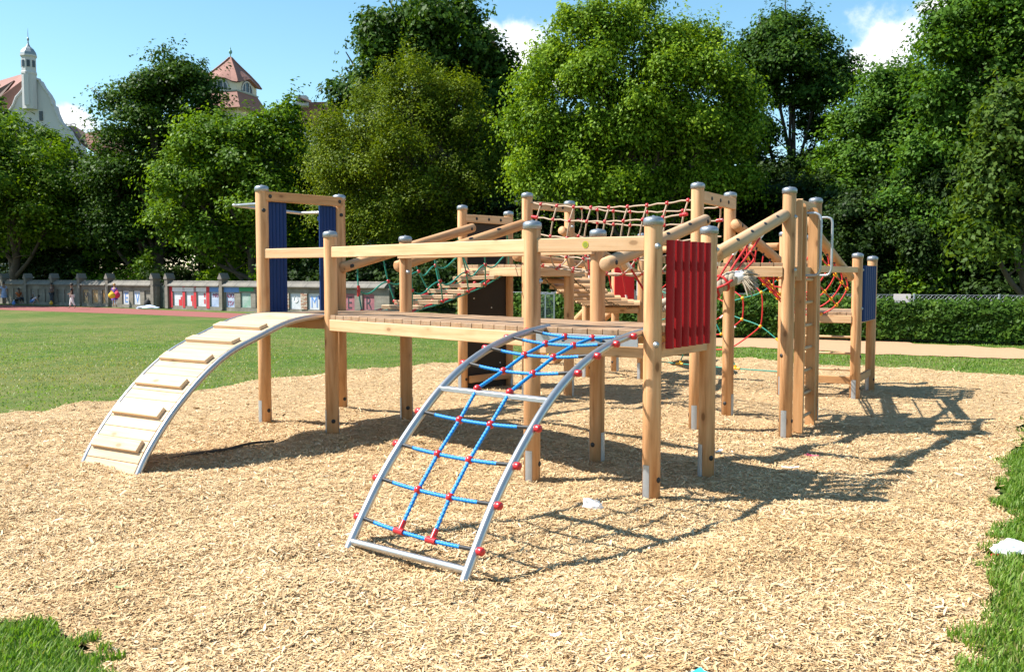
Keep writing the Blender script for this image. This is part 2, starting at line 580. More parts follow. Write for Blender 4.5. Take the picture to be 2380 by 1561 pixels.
# one ground sheet out to the horizon
xs = np.concatenate([np.linspace(-600, -40, 8), np.linspace(-30, 30, 61), np.linspace(40, 600, 8)])
ys = np.concatenate([[-60, -20], np.linspace(-4, 40, 45), [50, 70, 100, 160, 300, 800]])
gx, gy = np.meshgrid(xs, ys)
V = np.stack([gx.ravel(), gy.ravel(), gz(gx.ravel(), gy.ravel()) - .05], 1)
nx = len(xs); F = []
for j in range(len(ys) - 1):
    for i in range(nx - 1):
        F += [j * nx + i, j * nx + i + 1, (j + 1) * nx + i + 1, (j + 1) * nx + i]
lawn = props(obj('lawn', raw_mesh('lawn', V, 4, F, smooth=True), M_LAWN), kind='structure')
bed = sheet('wood_chip_bed', BEDR, bedz, M_BED, .11)
SANDP = ragged([(-1.0, 31.5), (2.5, 31.2), (4.78, 30.0), (6.12, 28.5), (10.26, 26.8), (12.72, 23.7), (17, 18.5), (15.5, 17.0), (11.24, 20.9), (8.52, 22.3), (5.39, 25.1), (4.15, 26.3), (1.5, 27.5), (-1.0, 28.3)], .3, .16, 5)
sheet('sand_strip', SANDP, lambda x, y: gz(x, y) - .045 + .03 * N1(x, y), M_SAND, .4)
TRACKP = [(-42, 59.9), (-26.66, 49.72), (-16.72, 43.5), (-11.66, 39.73), (-6.2, 36.0), (-1.6, 33.4), (-1.2, 36.2), (-6.4, 40.2), (-11.7, 43.97), (-19.5, 50.4), (-23.6, 53.6), (-30.8, 57.6), (-44, 65.5)]
sheet('running_track', TRACKP, lambda x, y: gz(x, y) - .044 + 0 * x, M_TRACK, 1.5)

# ------------------------------------------------------------------ loose wood chips
def chips(n, region, seed, lo, hi, bent=True):
    r = np.random.default_rng(seed)
    x0, x1, y0, y1 = region
    x = r.uniform(x0, x1, n); y = r.uniform(y0, y1, n)
    k = (np.abs(x) < .60 * y + .45) & inside(x + r.normal(0, .035, n), y + r.normal(0, .035, n), BEDR)
    x, y = x[k], y[k]; n = len(x)
    L = r.uniform(lo, hi, n) * np.exp(r.normal(0, .3, n)); W = L * r.uniform(.09, .24, n)
    big = r.random(n) < .02
    W[big] *= 1.6
    a = r.uniform(0, 2 * np.pi, n)
    tilt = r.normal(.03, .22, n); roll = r.normal(0, .34, n)
    d = np.stack([np.cos(a) * np.cos(tilt), np.sin(a) * np.cos(tilt), np.sin(tilt)], 1)
    sd = np.stack([-np.sin(a) * np.cos(roll), np.cos(a) * np.cos(roll), np.sin(roll)], 1)
    up = np.cross(d, sd)
    z = bedz(x, y) + .003 + np.abs(np.sin(tilt)) * L * .38 + r.uniform(0, .006, n)
    c = np.stack([x, y, z], 1)
    h = (L * r.uniform(-.10, .14, n))[:, None]
    L2 = (L / 2)[:, None]; W2 = (W / 2)[:, None]; e = r.uniform(.4, 1, n)[:, None]
    if not bent:
        V = np.stack([c - d * L2 - sd * W2 * e, c - d * L2 * .9 + sd * W2, c + d * L2 + sd * W2 * e, c + d * L2 * .9 - sd * W2], 1).reshape(-1, 3)
        return V, np.arange(n * 4), np.repeat(np.where(r.random(n) < .05, 0.0, np.clip(r.beta(2.6, 2.2, n) - .16 * (N1(x * .9 + 5, y * .9) > .66), 0, 1)), 4)
    V = np.stack([c - d * L2 - sd * W2 * e - up * h * .5, c - d * L2 + sd * W2 * e - up * h * .5, c - sd * W2 + up * h * .5, c + sd * W2 + up * h * .5,
                  c + d * L2 - sd * W2 * e - up * h * .5, c + d * L2 + sd * W2 * e - up * h * .5], 1).reshape(-1, 3)
    b = np.arange(n)[:, None] * 6
    F = np.concatenate([b + 0, b + 2, b + 3, b + 1, b + 2, b + 4, b + 5, b + 3], 1).reshape(-1)
    t = np.repeat(np.where(r.random(n) < .05, 0.0, np.clip(r.beta(2.6, 2.2, n) - .16 * (N1(x * .9 + 5, y * .9) > .66), 0, 1)), 6)
    return V, F, t
def merge(name, parts, fn, mat, kind='stuff', parent=None):
    V = np.concatenate([p[0] for p in parts]); t = np.concatenate([p[2] for p in parts])
    o_ = 0; F = []
    for p in parts:
        F.append(p[1] + o_); o_ += len(p[0])
    return props(obj(name, raw_mesh(name, V, fn, np.concatenate(F), t), mat, parent), kind=kind)
merge('wood_chips', [chips(210000, (-4.2, 4.6, 3.9, 7.4), 11, .019, .040), chips(150000, (-7, 6.5, 7.4, 11.5), 12, .022, .044, False), chips(70000, (-8, 10, 11.5, 21), 13, .030, .052, False)], 4, M_CHIP)

# ------------------------------------------------------------------ grass blades
def blades(n, region, seed, hlo, hhi, test, w=.0045, fade=None, dry=0.0, simple=False):
    r = np.random.default_rng(seed)
    x0, x1, y0, y1 = region
    x = r.uniform(x0, x1, n); y = r.uniform(y0, y1, n)
    k = test(x, y) & (np.abs(x) < .60 * y + .6)
    if fade: k &= r.random(n) > sstep(fade[0], fade[1], y)
    x, y = x[k], y[k]; n = len(x)
    cl = .55 + .9 * N2(x * .8, y * .8) * N1(x, y)
    H = r.uniform(hlo, hhi, n) * cl; W = w * r.uniform(.7, 1.4, n)
    a = r.uniform(0, 2 * np.pi, n); le = H * r.uniform(.15, .95, n)
    z = gz(x, y) - np.where(y < 15, .012, .05)
    s = np.stack([-np.sin(a) * W, np.cos(a) * W, 0 * a], 1)
    d = np.stack([np.cos(a), np.sin(a), 0 * a], 1)
    c = np.stack([x, y, z], 1)
    m_ = c + d * (le * .3)[:, None] + np.stack([0 * H, 0 * H, H * .62], 1)
    tip = c + d * le[:, None] + np.stack([0 * H, 0 * H, H], 1)
    t = np.clip(r.normal(.5, .2, n) + .25 * (N1(x * .5, y * .5) - .5) + dry * (N1(x * .22 + 30, y * .22) - .25), 0, 1)
    if simple: return np.stack([c - s, c + s, tip], 1).reshape(-1, 3), np.arange(n * 3), np.repeat(t, 3)
    V = np.stack([c - s, c + s, m_ + s * .75, m_ - s * .75, tip], 1).reshape(-1, 3)
    b = np.arange(n)[:, None] * 5
    F = np.concatenate([b, b + 1, b + 2, b, b + 2, b + 3, b + 3, b + 2, b + 4], 1).reshape(-1)
    return V, F, np.repeat(t, 5)
def outbed(x, y):
    j = .24
    return ~inside(x + (N3(x, y) - .5) * j, y + (N3(y, x) - .5) * j, BEDR)
SANDA = SANDP
def lawn_t(x, y): return outbed(x, y) & ~inside(x, y, SANDA)
merge('grass_blades', [blades(110000, (1.6, 6.6, 4.0, 9.5), 21, .05, .105, outbed),
                       blades(22000, (-3.4, -1.2, 4.0, 5.4), 22, .05, .10, outbed),
                       blades(26000, (4.4, 9.5, 9.5, 15), 23, .05, .09, outbed, .008),
                       blades(130000, (-22, 1, 11.5, 38), 24, .018, .045, lawn_t, .010, (16, 38), .8, True),
                       blades(42000, (1, 16, 16, 29), 25, .03, .06, lawn_t, .012, None, .2, True)], 3, M_BLADE)

# ------------------------------------------------------------------ the climbing frame
PR = .0735
POSTS = dict(A=(-2.939, 11.30, 2.838), B=(-2.192, 12.20, 2.807), C=(-2.014, 10.63, 2.276), D=(-1.279, 11.50, 2.258), E=(.175, 8.28, 2.255), F=(.829, 9.25, 2.230),
             G=(1.126, 7.64, 2.254), H=(1.763, 8.58, 2.226), I=(-.749, 14.5, 2.843), J=(-.055, 15.3, 2.805), K=(.209, 13.2, 2.919), L=(.831, 13.9, 2.861),
             M=(2.142, 11.1, 2.854), N=(2.768, 12.2, 2.840), O=(3.102, 10.75, 2.769), Q=(3.728, 11.8, 2.738), R=(5.015, 13.9, 2.111), S=(5.683, 15.1, 2.091),
             T=(2.227, 16.4, 2.504), U=(1.284, 16.5, 2.096), X=(1.924, 17.8, 2.119), V=(4.091, 14.4, 2.444), W=(4.895, 15.9, 2.447))
def pp(k, z): return Vector((POSTS[k][0], POSTS[k][1], z))
FRAME = thing('climbing_frame', 'large wooden climbing frame of capped posts with plank decks, ramps and rope nets', 'climbing frame', (1, 11, 0))
def circ(me_r, z0, z1, a0, a1, t=.004, n=6):
    """curved plate hugging a post"""
    m = MB(); V = []; F = []
    for k in range(n + 1):
        a = a0 + (a1 - a0) * k / n
        for r_ in (me_r, me_r + t):
            for z in (z0, z1):
                V.append((r_ * math.cos(a), r_ * math.sin(a), z))
    for k in range(n):
        b = k * 4; c = b + 4
        F += [(b, b + 1, c + 1, c), (b + 2, c + 2, c + 3, b + 3), (b + 1, b + 3, c + 3, c + 1), (b, c, c + 2, b + 2)]
    F += [(0, 2, 3, 1), (n * 4, n * 4 + 1, n * 4 + 3, n * 4 + 2)]
    m.add(V, F)
    return m
cap_me = MB().lathe([(PR + .006, -.056), (PR + .009, -.054), (PR + .009, -.014), (PR + .003, -.002), (PR * .84, .008), (PR * .5, .014), (.013, .016), (.010, .021), (.002, .023)], 24).mesh('cap'); cap_me.materials.append(M_CAP)
plug_me = MB().lathe([(.024, 0), (.024, .004), (.018, .009), (.003, .011)], 14).mesh('plug'); plug_me.materials.append(M_BLACK)
bolt_me = MB().lathe([(.026, 0), (.026, .005), (.016, .008), (.015, .016), (.008, .022), (.002, .023)], 14).mesh('bolt'); bolt_me.materials.append(M_GALV)
plate_me = circ(PR + .001, -.06, .25, -.42, .42).mesh('foot_plate'); plate_me.materials.append(M_GALV)
# direction in which each foot shows its steel plate (degrees, 270 = towards the camera)
FOOT = dict(A=230, B=225, C=200, D=200, E=245, F=320, G=225, H=205, I=230, J=320, K=225, L=330, M=250, N=320, O=235, Q=345, R=235, S=215, T=225, U=235, X=310, V=235, W=215)
PO = {}
for k, (x, y, zt) in POSTS.items():
    g = float(gz(x, y))
    if k in 'K': g = .02
    m = MB().lathe([(PR, -.25), (PR, .9), (PR, zt - .02 - g), (PR * .93, zt - g)], 28)
    p = m.build('post', M_POST, FRAME, Matrix.Translation((x, y, g)))
    PO[k] = p
    obj('cap', cap_me, None, p, Matrix.Translation((x, y, zt)))
    f0 = R(FOOT[k])
    for s_ in (0, math.pi):
        obj('foot_plate', plate_me, None, p, Matrix.Translation((x, y, g + .03)) @ Matrix.Rotation(f0 + s_, 4, 'Z'))
    for s_ in (math.pi / 2, -math.pi / 2):
        a = f0 + s_
        dv = Vector((math.cos(a), math.sin(a), 0))
        obj('plug', plug_me, None, p, frame(Vector((x, y, g + .16)) + dv * (PR - .003), Vector((x, y, g + .16)) + dv, (0, 0, 1)))
def bolt(k, z, deg, me=bolt_me, name='bolt'):
    a = R(deg); dv = Vector((math.cos(a), math.sin(a), 0)); q = pp(k, z)
    obj(name, me, None, PO[k], frame(q + dv * (PR - .002), q + dv, (0, 0, 1)))
for k, z, dg in [('C', 1.25, 285), ('G', 2.03, 290), ('G', 1.25, 285), ('H', 2.03, 340), ('D', 1.84, 300), ('O', 2.45, 320), ('O', 1.86, 330), ('Q', 2.4, 320), ('N', 1.98, 265), ('L', 2.5, 300), ('R', 1.88, 350), ('R', 1.32, 330), ('T', 1.0, 300), ('V', 2.3, 260), ('E', 1.75, 340), ('M', 2.35, 200)]:
    bolt(k, z, dg)
for k, z, dg in [('A', 2.56, 300), ('B', 2.56, 300), ('R', .62, 325), ('O', .9, 200)]:
    bolt(k, z, dg, plug_me, 'plug')

def span(k1, k2, z, off=0.0, inset=.0, ext=.0):
    """ends of a timber between two posts, shifted sideways (positive = to the right of k1->k2)"""
    a, b = pp(k1, z), pp(k2, z)
    d = (b - a); d.z = 0; d.normalize()
    s = Vector((d.y, -d.x, 0))
    return a + d * (inset - ext) + s * off, b - d * (inset - ext) + s * off
# hand rails butt against the posts
for k1, k2, zc, h, w, nm in [('A', 'C', 2.055, .112, .06, 'rail'), ('C', 'E', 2.055, .118, .065, 'rail'), ('E', 'G', 2.055, .118, .065, 'rail')]:
    a, b = span(k1, k2, zc, 0, PR - .012)
    timber(nm, a, b, w, h, M_BEAM, FRAME)
a, b = span('D', 'F', 2.055, .085, -.02)
timber('rail', a, b, .045, .112, M_BEAM, FRAME)
a, b = span('Q', 'R', 1.88, 0, PR - .01); timber('rail', a + Vector((0, 0, .0)), b, .05, .085, M_BEAM, FRAME)
# yellow round sticker on the rail of the front deck
a, b = span('E', 'G', 2.055, .0335, 0)
q = a.lerp(b, .475)
nrm = Vector(((b - a).y, -(b - a).x, 0)).normalized()
sticker = MB().lathe([(.030, 0), (.030, .0015)], 20, smooth=False).build('sticker', plain('yellow_sticker', (.42, .36, .02), .4), FRAME, frame(q, q + nrm))
MB().lathe([(.021, 0), (.021, .0008)], 20, smooth=False).build('emblem', plain('green_print', (.22, .25, .03), .4), sticker, frame(q + nrm * .0016, q + nrm))
# top beams of the tall gates
for k1, k2, z, h, off, m_ in [('A', 'B', 2.725, .115, .055, M_TIE), ('I', 'J', 2.66, .12, .055, M_BEAM), ('K', 'L', 2.76, .11, .045, M_BEAM), ('M', 'N', 2.70, .14, .055, M_BEAM)]:
    a, b = span(k1, k2, z, off, .0)
    bm_ = timber('top_beam', a, b, .05, h, m_, FRAME)
    d = (b - a).normalized(); s = Vector((d.y, -d.x, 0))
    for t in ((.05, .95) if k1 == 'A' else (.22, .48, .74)):
        q = a.lerp(b, t) + s * .025
        obj('plug', plug_me, None, bm_, frame(q, q + s))
a, b = span('O', 'Q', 2.62, 0, PR - .01); timber('top_beam', a, b, .05, .1, M_BEAM, FRAME)
# decks
def deck(k1, k2, k3, k4, z, n, over=.05, th=.045, w1=None):
    """boards laid from edge k1-k2 to edge k4-k3"""
    e0, e1 = pp(k1, z), pp(k2, z); f0, f1 = pp(k4, z), pp(k3, z)
    for i in range(n):
        t0, t1 = i / n, (i + 1) / n
        g = .0045
        P = []
        L = (e1 - e0).length
        q0, q1 = t0 + g / L, t1 - g / L
        a0, a1 = e0.lerp(e1, q0), e0.lerp(e1, q1); b0, b1 = f0.lerp(f1, q0), f0.lerp(f1, q1)
        d0 = (a0 - b0).normalized()
        ex = over + random.uniform(-.002, .002)
        a0, a1, b0, b1 = a0 + d0 * ex, a1 + d0 * ex, b0 - d0 * over, b1 - d0 * over
        c = (a0 + a1 + b0 + b1) / 4
        mw = frame((a0 + a1) / 2, (b0 + b1) / 2)
        inv = mw.inverted()
        dz = random.uniform(-.0025, .0025)
        top = [inv @ (v + Vector((0, 0, dz))) for v in (a0, a1, b1, b0)]
        bot = [inv @ (v + Vector((0, 0, dz - th))) for v in (a0, a1, b1, b0)]
        bev = .004
        cen = sum(top, Vector()) / 4
        top2 = [v + (cen - v).normalized() * bev for v in top]
        mid = [v - Vector((0, bev, 0)) for v in top]
        m = MB()
        m.add(bot + mid + top2, [(3, 2, 1, 0), (8, 9, 10, 11)] + [(k, (k + 1) % 4, 4 + (k + 1) % 4, 4 + k) for k in range(4)] + [(4 + k, 4 + (k + 1) % 4, 8 + (k + 1) % 4, 8 + k) for k in range(4)])
        m.build('deck_board', M_DECK, FRAME, mw)
random.seed(4)
DZ = 1.36
deck('A', 'C', 'D', 'B', DZ, 8, .045)
deck('C', 'E', 'F', 'D', DZ, 21, .045)
deck('E', 'G', 'H', 'F', DZ, 8, .045)
deck('I', 'K', 'L', 'J', 1.955, 10, .05)
deck('M', 'O', 'Q', 'N', 1.945, 7, .05)
deck('V', 'R', 'S', 'W', 1.265, 8, .05)
deck('U', 'T', 'X', 'X', 1.30, 6, .03)
def deck_beams(ks, z, h=.115, off=.02, w=.05):
    for i in range(len(ks)):
        a, b = span(ks[i], ks[(i + 1) % len(ks)], z - .047 - h / 2, off, PR - .02)
        timber('deck_beam', a, b, w, h, M_BEAM, FRAME)
deck_beams(['A', 'C'], DZ, .11, .0)
deck_beams(['C', 'E'], DZ, .125, .035)
deck_beams(['E', 'G', 'H', 'F'], DZ - .06, .12, .0)
deck_beams(['F', 'D'], DZ, .12, .0); deck_beams(['D', 'B'], DZ, .12, .0); deck_beams(['B', 'A'], DZ, .12, .0); deck_beams(['C', 'D'], DZ - .003, .12, .0)
deck_beams(['I', 'K', 'L', 'J'], 1.955, .12, .045)
deck_beams(['M', 'O', 'Q', 'N'], 1.945, .115, .045)
deck_beams(['V', 'R', 'S', 'W'], 1.265, .11, .045)
deck_beams(['U', 'T', 'X'], 1.30, .10, .04)
a, b = span('R', 'S', .27, .0, -.06); timber('tie_beam', a, b, .05, .11, M_TIE, FRAME)
a, b = span('I', 'J', .22, .09, .05); timber('tie_beam', a, b, .045, .11, M_TIE, FRAME)

# galvanised channel under the edge of the front deck
a, b = span('E', 'G', DZ - .045 - .045, .075, .09)
timber('edge_channel', a, b, .012, .085, M_GALV, FRAME, .001)

# round timbers: handrails of the sloping bridges
LOGS = [((-2.147, 12.10, 1.896), (-.585, 14.36, 2.512)), ((-1.409, 11.66, 1.905), (.15, 13.10, 2.495)), ((.883, 9.10, 1.90), (2.215, 10.97, 2.43)), ((1.866, 8.75, 1.985), (3.037, 10.72, 2.472)),
        ((2.797, 12.02, 2.44), (3.98, 14.25, 2.005)), ((3.56, 11.62, 2.446), (4.87, 13.80, 1.775)), ((.709, 13.75, 2.446), (2.147, 16.3, 1.815)), ((.06, 13.4, 2.06), (1.2, 16.4, 1.99))]
LG = []
for i, (a, b) in enumerate(LOGS):
    lg = log('handrail_log', a, b, .068 if i < 6 else .062, M_LOG if i in (2, 3) else M_POST, FRAME, 22)
    LG.append(lg)
    A_, B_ = Vector(a), Vector(b); d = (B_ - A_).normalized()
    side = Vector((d.y, -d.x, 0)).normalized()
    if i in (3, 1, 2):
        upn = (Vector((0, 0, 1)) - d * d.z).normalized()
        hole = MB().lathe([(.013, -.003), (.020, .002), (.014, .004), (.002, .003)], 12).mesh('drill_hole')
        hole.materials.append(M_BLACK)
        for t in ((.22, .42, .62, .82) if i == 3 else (.55, .78)):
            nn = (upn * .75 + side * .66).normalized()
            q = A_.lerp(B_, t) + nn * .0665
            mm = frame(q, q + nn, d)
            obj('drill_hole', hole, None, lg, mm @ Matrix.Diagonal((1, 2.0, 1, 1)))
    else:
        q = A_.lerp(B_, .035 if i != 6 else .06) + side * .066
        obj('plug', plug_me, None, lg, frame(q, q + side))
for i in (0, 2):
    A_, B_ = Vector(LOGS[i][0]), Vector(LOGS[i][1]); d = (B_ - A_).normalized(); side = Vector((d.y, -d.x, 0)).normalized()
    for t in (.045, .96):
        q = A_.lerp(B_, t) + side * .066
        obj('plug', plug_me, None, LG[i], frame(q, q + side))
hl = log('swing_beam', pp('T', 2.235) + Vector((.07, -.07, 0)), pp('V', 2.235) - Vector((.06, -.06, 0)), .058, M_POST, FRAME)

# ------------------------------------------------------------------ curved plank ramp
prof = [(0.0, 1.345), (.30, 1.338), (.63, 1.288), (1.07, 1.152), (1.43, 1.027), (1.72, .864), (1.98, .668), (2.215, .451), (2.44, .19), (2.56, .0), (2.64, -.14)]
RL, RR_ = Vector((-2.858, 11.241, 0)), Vector((-2.095, 10.689, 0))
DL, DR = Vector((-.479, -.878, 0)).normalized(), Vector((-.517, -.856, 0)).normalized()
pc = arc([(s, 0, z) for s, z in prof], 8)
cum = [0]
for i in range(1, len(pc)): cum.append(cum[-1] + (pc[i] - pc[i - 1]).length)
def prof_at(l):
    i = max(0, min(len(cum) - 2, next((j for j in range(len(cum) - 1) if cum[j + 1] >= l), len(cum) - 2)))
    t = (l - cum[i]) / max(1e-6, cum[i + 1] - cum[i])
    p = pc[i].lerp(pc[i + 1], t); tg = (pc[i + 1] - pc[i]).normalized()
    return p, tg
m = MB()
for base, d, k in ((RL, DL, 1.0), (RR_, DR, .975)):
    m.tube([base + d * (p.x * k) + Vector((0, 0, p.z)) for p in pc], .030, 14)
RAMP = m.build('plank_ramp', M_STEEL, FRAME)
props(RAMP, 'curved wooden ramp with steel side tubes rising from the chips to the left deck')
def across(l, lift):
    p, tg = prof_at(l)
    a = RL + DL * p.x + Vector((0, 0, p.z)); b = RR_ + DR * (p.x * .975) + Vector((0, 0, p.z))
    e = (b - a).normalized()
    t3 = (DL * tg.x + Vector((0, 0, tg.z))).normalized()
    n = t3.cross(e).normalized()
    if n.z < 0: n = -n
    return a + e * .032 + n * lift, b - e * .032 + n * lift, n, t3, e
Ltot = cum[-1] - .14
np_ = 27
pw = Ltot / np_
for i in range(np_):
    l = (i + .5) * pw
    a, b, n, t3, e = across(l, .008)
    MB().box((0, 0, (b - a).length / 2), (pw - .004, .03, (b - a).length), bev=.003).build('plank', M_RAMP, RAMP, frame(a, b, n))
for l in (.87, 1.28, 1.66, 2.04, 2.41, 2.78):
    a, b, n, t3, e = across(l, .043)
    a += e * .02; b -= e * .055
    MB().box((0, 0, (b - a).length / 2), (.115, .040, (b - a).length), bev=.005).build('tread', M_RAMP, RAMP, frame(a, b, n))

# ------------------------------------------------------------------ curved net ramp
nprof = [(-.03, 1.352), (.25, 1.330), (.54, 1.292), (.885, 1.214), (1.215, 1.097), (1.50, .950), (1.73, .790), (1.97, .594), (2.17, .40), (2.34, .198), (2.49, .0), (2.56, -.12)]
NL, NR = Vector((.296, 8.202, 0)), Vector((1.047, 7.696, 0))
ND1, ND2 = Vector((-.572, -.82, 0)).normalized(), Vector((-.518, -.855, 0)).normalized()
nc = arc([(s, 0, z) for s, z in nprof], 8)
m = MB()
def net_pt(side, s):
    i = next((j for j in range(len(nc) - 1) if nc[j + 1].x >= s), len(nc) - 2)
    t = (s - nc[i].x) / (nc[i + 1].x - nc[i].x)
    z = nc[i].z + (nc[i + 1].z - nc[i].z) * t
    if side == 0: return NL + ND1 * (s * .967) + Vector((0, 0, z + .004))
    return NR + ND2 * (s * 1.035) + Vector((0, 0, z - .006))
ss = [-.03 + (2.59) * i / 60 for i in range(61)]
for sd in (0, 1):
    m.tube([net_pt(sd, s) for s in ss], .030, 16)
m.tube([net_pt(0, 2.465), net_pt(1, 2.44)], .024, 14)
NET = m.build('net_ramp', M_STEEL, FRAME)
props(NET, 'curved steel tube climber with a blue rope net and red balls at the front')
a, b = net_pt(0, 1.475), net_pt(1, 1.475)
timber('crossbar', a, b, .075, .032, M_GALV, NET, .004, (b - a).cross(ND1).normalized() * -1)
S_ = [.24, .546, .855, 1.15, 1.70, 1.95, 2.165, 2.36]
rows = []
for s in S_:
    a, b = net_pt(0, s), net_pt(1, s)
    rows.append((a, b, s))
def ropemesh(pts, r, n=9, tw=70): return MB().tube(pts, r, n, lobes=3, twist=tw)
def fine(p, step=.012):
    out = [Vector(p[0])]
    for i in range(1, len(p)):
        a, b = Vector(p[i - 1]), Vector(p[i]); k = max(1, int((b - a).length / step))
        out += [a.lerp(b, j / k) for j in range(1, k + 1)]
    return out
cross = []
endc = MB().lathe([(.018, -.01), (.024, -.004), (.026, .008), (.026, .026), (.024, .036), (.017, .041), (.005, .042)], 16).mesh('rail_plug'); endc.materials.append(M_REDP)
knot = MB().ball((0, 0, 0), .029, 14, 9).mesh('knot'); knot.materials.append(M_REDP)
for (a, b, s) in rows:
    dr = .035 if s < 1.3 else .02
    e = (b - a).normalized()
    p = sag(a + e * .03, b - e * .03, dr, 20)
    ropemesh(fine(p[2:-2]), .0132).build('rope', M_BLUEROPE, NET)
    for q0, q1 in ((p[0], p[2]), (p[-1], p[-3])):
        MB().tube([q0, q1], .0135, 10).build('sleeve', M_BLACK, NET)
    for q, d in ((a, -e), (b, e)):
        obj('rail_plug', endc, None, NET, frame(q + d * .026, q + d))
    cross.append((p[7], p[13]))
bar = (net_pt(0, 1.475), net_pt(1, 1.475))
top_ = (pp('E', DZ - .10).lerp(pp('G', DZ - .10), .36) + Vector((-.09, -.08, 0)), pp('E', DZ - .10).lerp(pp('G', DZ - .10), .70) + Vector((-.09, -.08, 0)))
for j, tj in ((0, .35), (1, .65)):
    up_ = Vector((0, 0, .026))
    P = [top_[j]] + [c[j] for c in cross[:4]] + [bar[0].lerp(bar[1], tj) + up_] + [c[j] for c in cross[4:]]
    ropemesh(fine(P[:-1] + [P[-2].lerp(P[-1], .86)]), .0132).build('rope', M_BLUEROPE, NET)
    MB().tube([P[0], P[0].lerp(P[1], .25)], .014, 10).build('sleeve', M_BLACK, NET)
    for q in P[1:-1]:
        obj('knot', knot, None, NET, Matrix.Translation(q))
    t = MB(); q = P[-1]
    d = (cross[-1][1] - cross[-1][0]).normalized()
    t.tube([q - d * .042, q + d * .042], .022, 12); t.tube([q, q + (P[-2] - q).normalized() * .075], .019, 12)
    t.build('tee_connector', M_REDP, NET)

# ------------------------------------------------------------------ slatted panels
def slats(name, a, b, z0, z1, n, mat, bulge, thick, label, step=0.0, cover=.985):
    a, b = Vector(a), Vector(b); d = (b - a).normalized(); L = (b - a).length; s = Vector((d.y, -d.x, 0))
    bt = [MB().box(((a + b) / 2 - s * .012).to_tuple()[:2] + (z,), (L, .02, .05), Matrix.Rotation(math.atan2(d.y, d.x), 3, 'Z')) for z in (z0 + .16, z1 - .16)]
    root = bt[0].build(name, M_BEAM if 'red' in name else M_BLUESLAT, FRAME)
    bt[1].build('batten', M_BEAM if 'red' in name else M_BLUESLAT, root)
    props(root, label)
    w = L / n
    for i in range(n):
        c = a + d * (w * (i + .5)) + s * .004
        m = MB(); V = []; F = []; K = 8
        hw = w * cover / 2
        for z in (z0 + step * (i % 2), z0 + .008, z1 - .008, z1):
            for k in range(K + 1):
                x = -hw * math.cos(math.pi * k / K)
                y = -bulge * math.sin(math.pi * k / K)
                V.append((x, y - thick, z - z0))
            V.append((hw, 0, z - z0)); V.append((-hw, 0, z - z0))
        q = K + 3
        for r_ in range(3):
            for k in range(q):
                F.append((r_ * q + k, r_ * q + (k + 1) % q, (r_ + 1) * q + (k + 1) % q, (r_ + 1) * q + k))
        F += [tuple(range(q - 1, -1, -1)), tuple(3 * q + k for k in range(q))]
        m.add(V, F, False)
        mw = Matrix.Translation(Vector((c.x, c.y, z0))) @ Matrix.Rotation(math.atan2(d.y, d.x), 4, 'Z')
        sl = m.build('slat', mat, root, mw)
        if 'red' in name:
            pass
    return root
a, b = span('G', 'H', 0, .075, .045); b -= (b - a).normalized() * .15
slats('red_panel', a, b, 1.212, 2.082, 6, M_REDSLAT, .042, .006, 'panel of dark red wavy slats between the two front right posts', cover=.64)
a, b = span('A', 'B', 0, .0, PR)
slats('blue_panel', a + (b - a) * .0, a + (b - a) * .255, DZ + .005, 2.665, 5, M_BLUESLAT, .014, .012, 'narrow blue ribbed strip beside the front left tall post')
slats('blue_panel', a + (b - a) * .745, b, DZ + .005, 2.665, 5, M_BLUESLAT, .014, .012, 'narrow blue ribbed strip beside the rear left tall post')
a, b = span('R', 'S', 0, .06, .03); b -= (b - a).normalized() * .22
slats('blue_panel', a, b, 1.13, 1.945, 6, M_BLUESLAT, .04, .008, 'dark blue ribbed panel between the two far right posts', cover=.74)
# tall brown-black boards of the tower
a, b = span('I', 'J', 0, .0, PR)
for z0, z1 in ((.02, 1.79), (1.97, 2.62)):
    timber('dark_panel', Vector((a.x, a.y, z0)), Vector((a.x, a.y, z1)), .02, (b - a).length, M_DARKP, FRAME, .002, b - a)
for o in list(bpy.data.objects):
    if o.name.startswith('dark_panel'):
        W0 = WORLD[o.name]
        o.matrix_basis = Matrix.Translation((b - a) / 2) @ W0
        WORLD[o.name] = o.matrix_basis.copy()
rivet = MB().lathe([(.012, 0), (.010, .006), (.002, .008)], 10).mesh('rivet'); rivet.materials.append(M_PAPER)
dp = [o for o in bpy.data.objects if o.name.startswith('dark_panel')][0]
s = Vector(((b - a).y, -(b - a).x, 0)).normalized()
for t, z in ((.18, 1.45), (.62, 1.3), (.84, .95), (.18, .92), (.62, .95), (.3, .6), (.84, .42)):
    q = a.lerp(b, t) + s * .011; q.z = z
    obj('rivet', rivet, None, dp, frame(q, q + s))

# steel bar loop behind the left gate
m = MB()
n_ = Vector((-.77, .64, 0)).normalized() * .52
d_ = (pp('B', 0) - pp('A', 0)).normalized()
lp = [pp('A', 2.64), pp('A', 2.64) + n_ * .93 - d_ * .02, pp('A', 2.64) + n_ + d_ * .04, pp('B', 2.60) + n_ - d_ * .26, pp('B', 2.60) + n_ * .93 - d_ * .20, pp('B', 2.60)]
m.tube([lp[0]] + arc(lp[1:5], 5) + [lp[5]], .019, 12)
m.build('grab_loop', M_STEEL, FRAME)

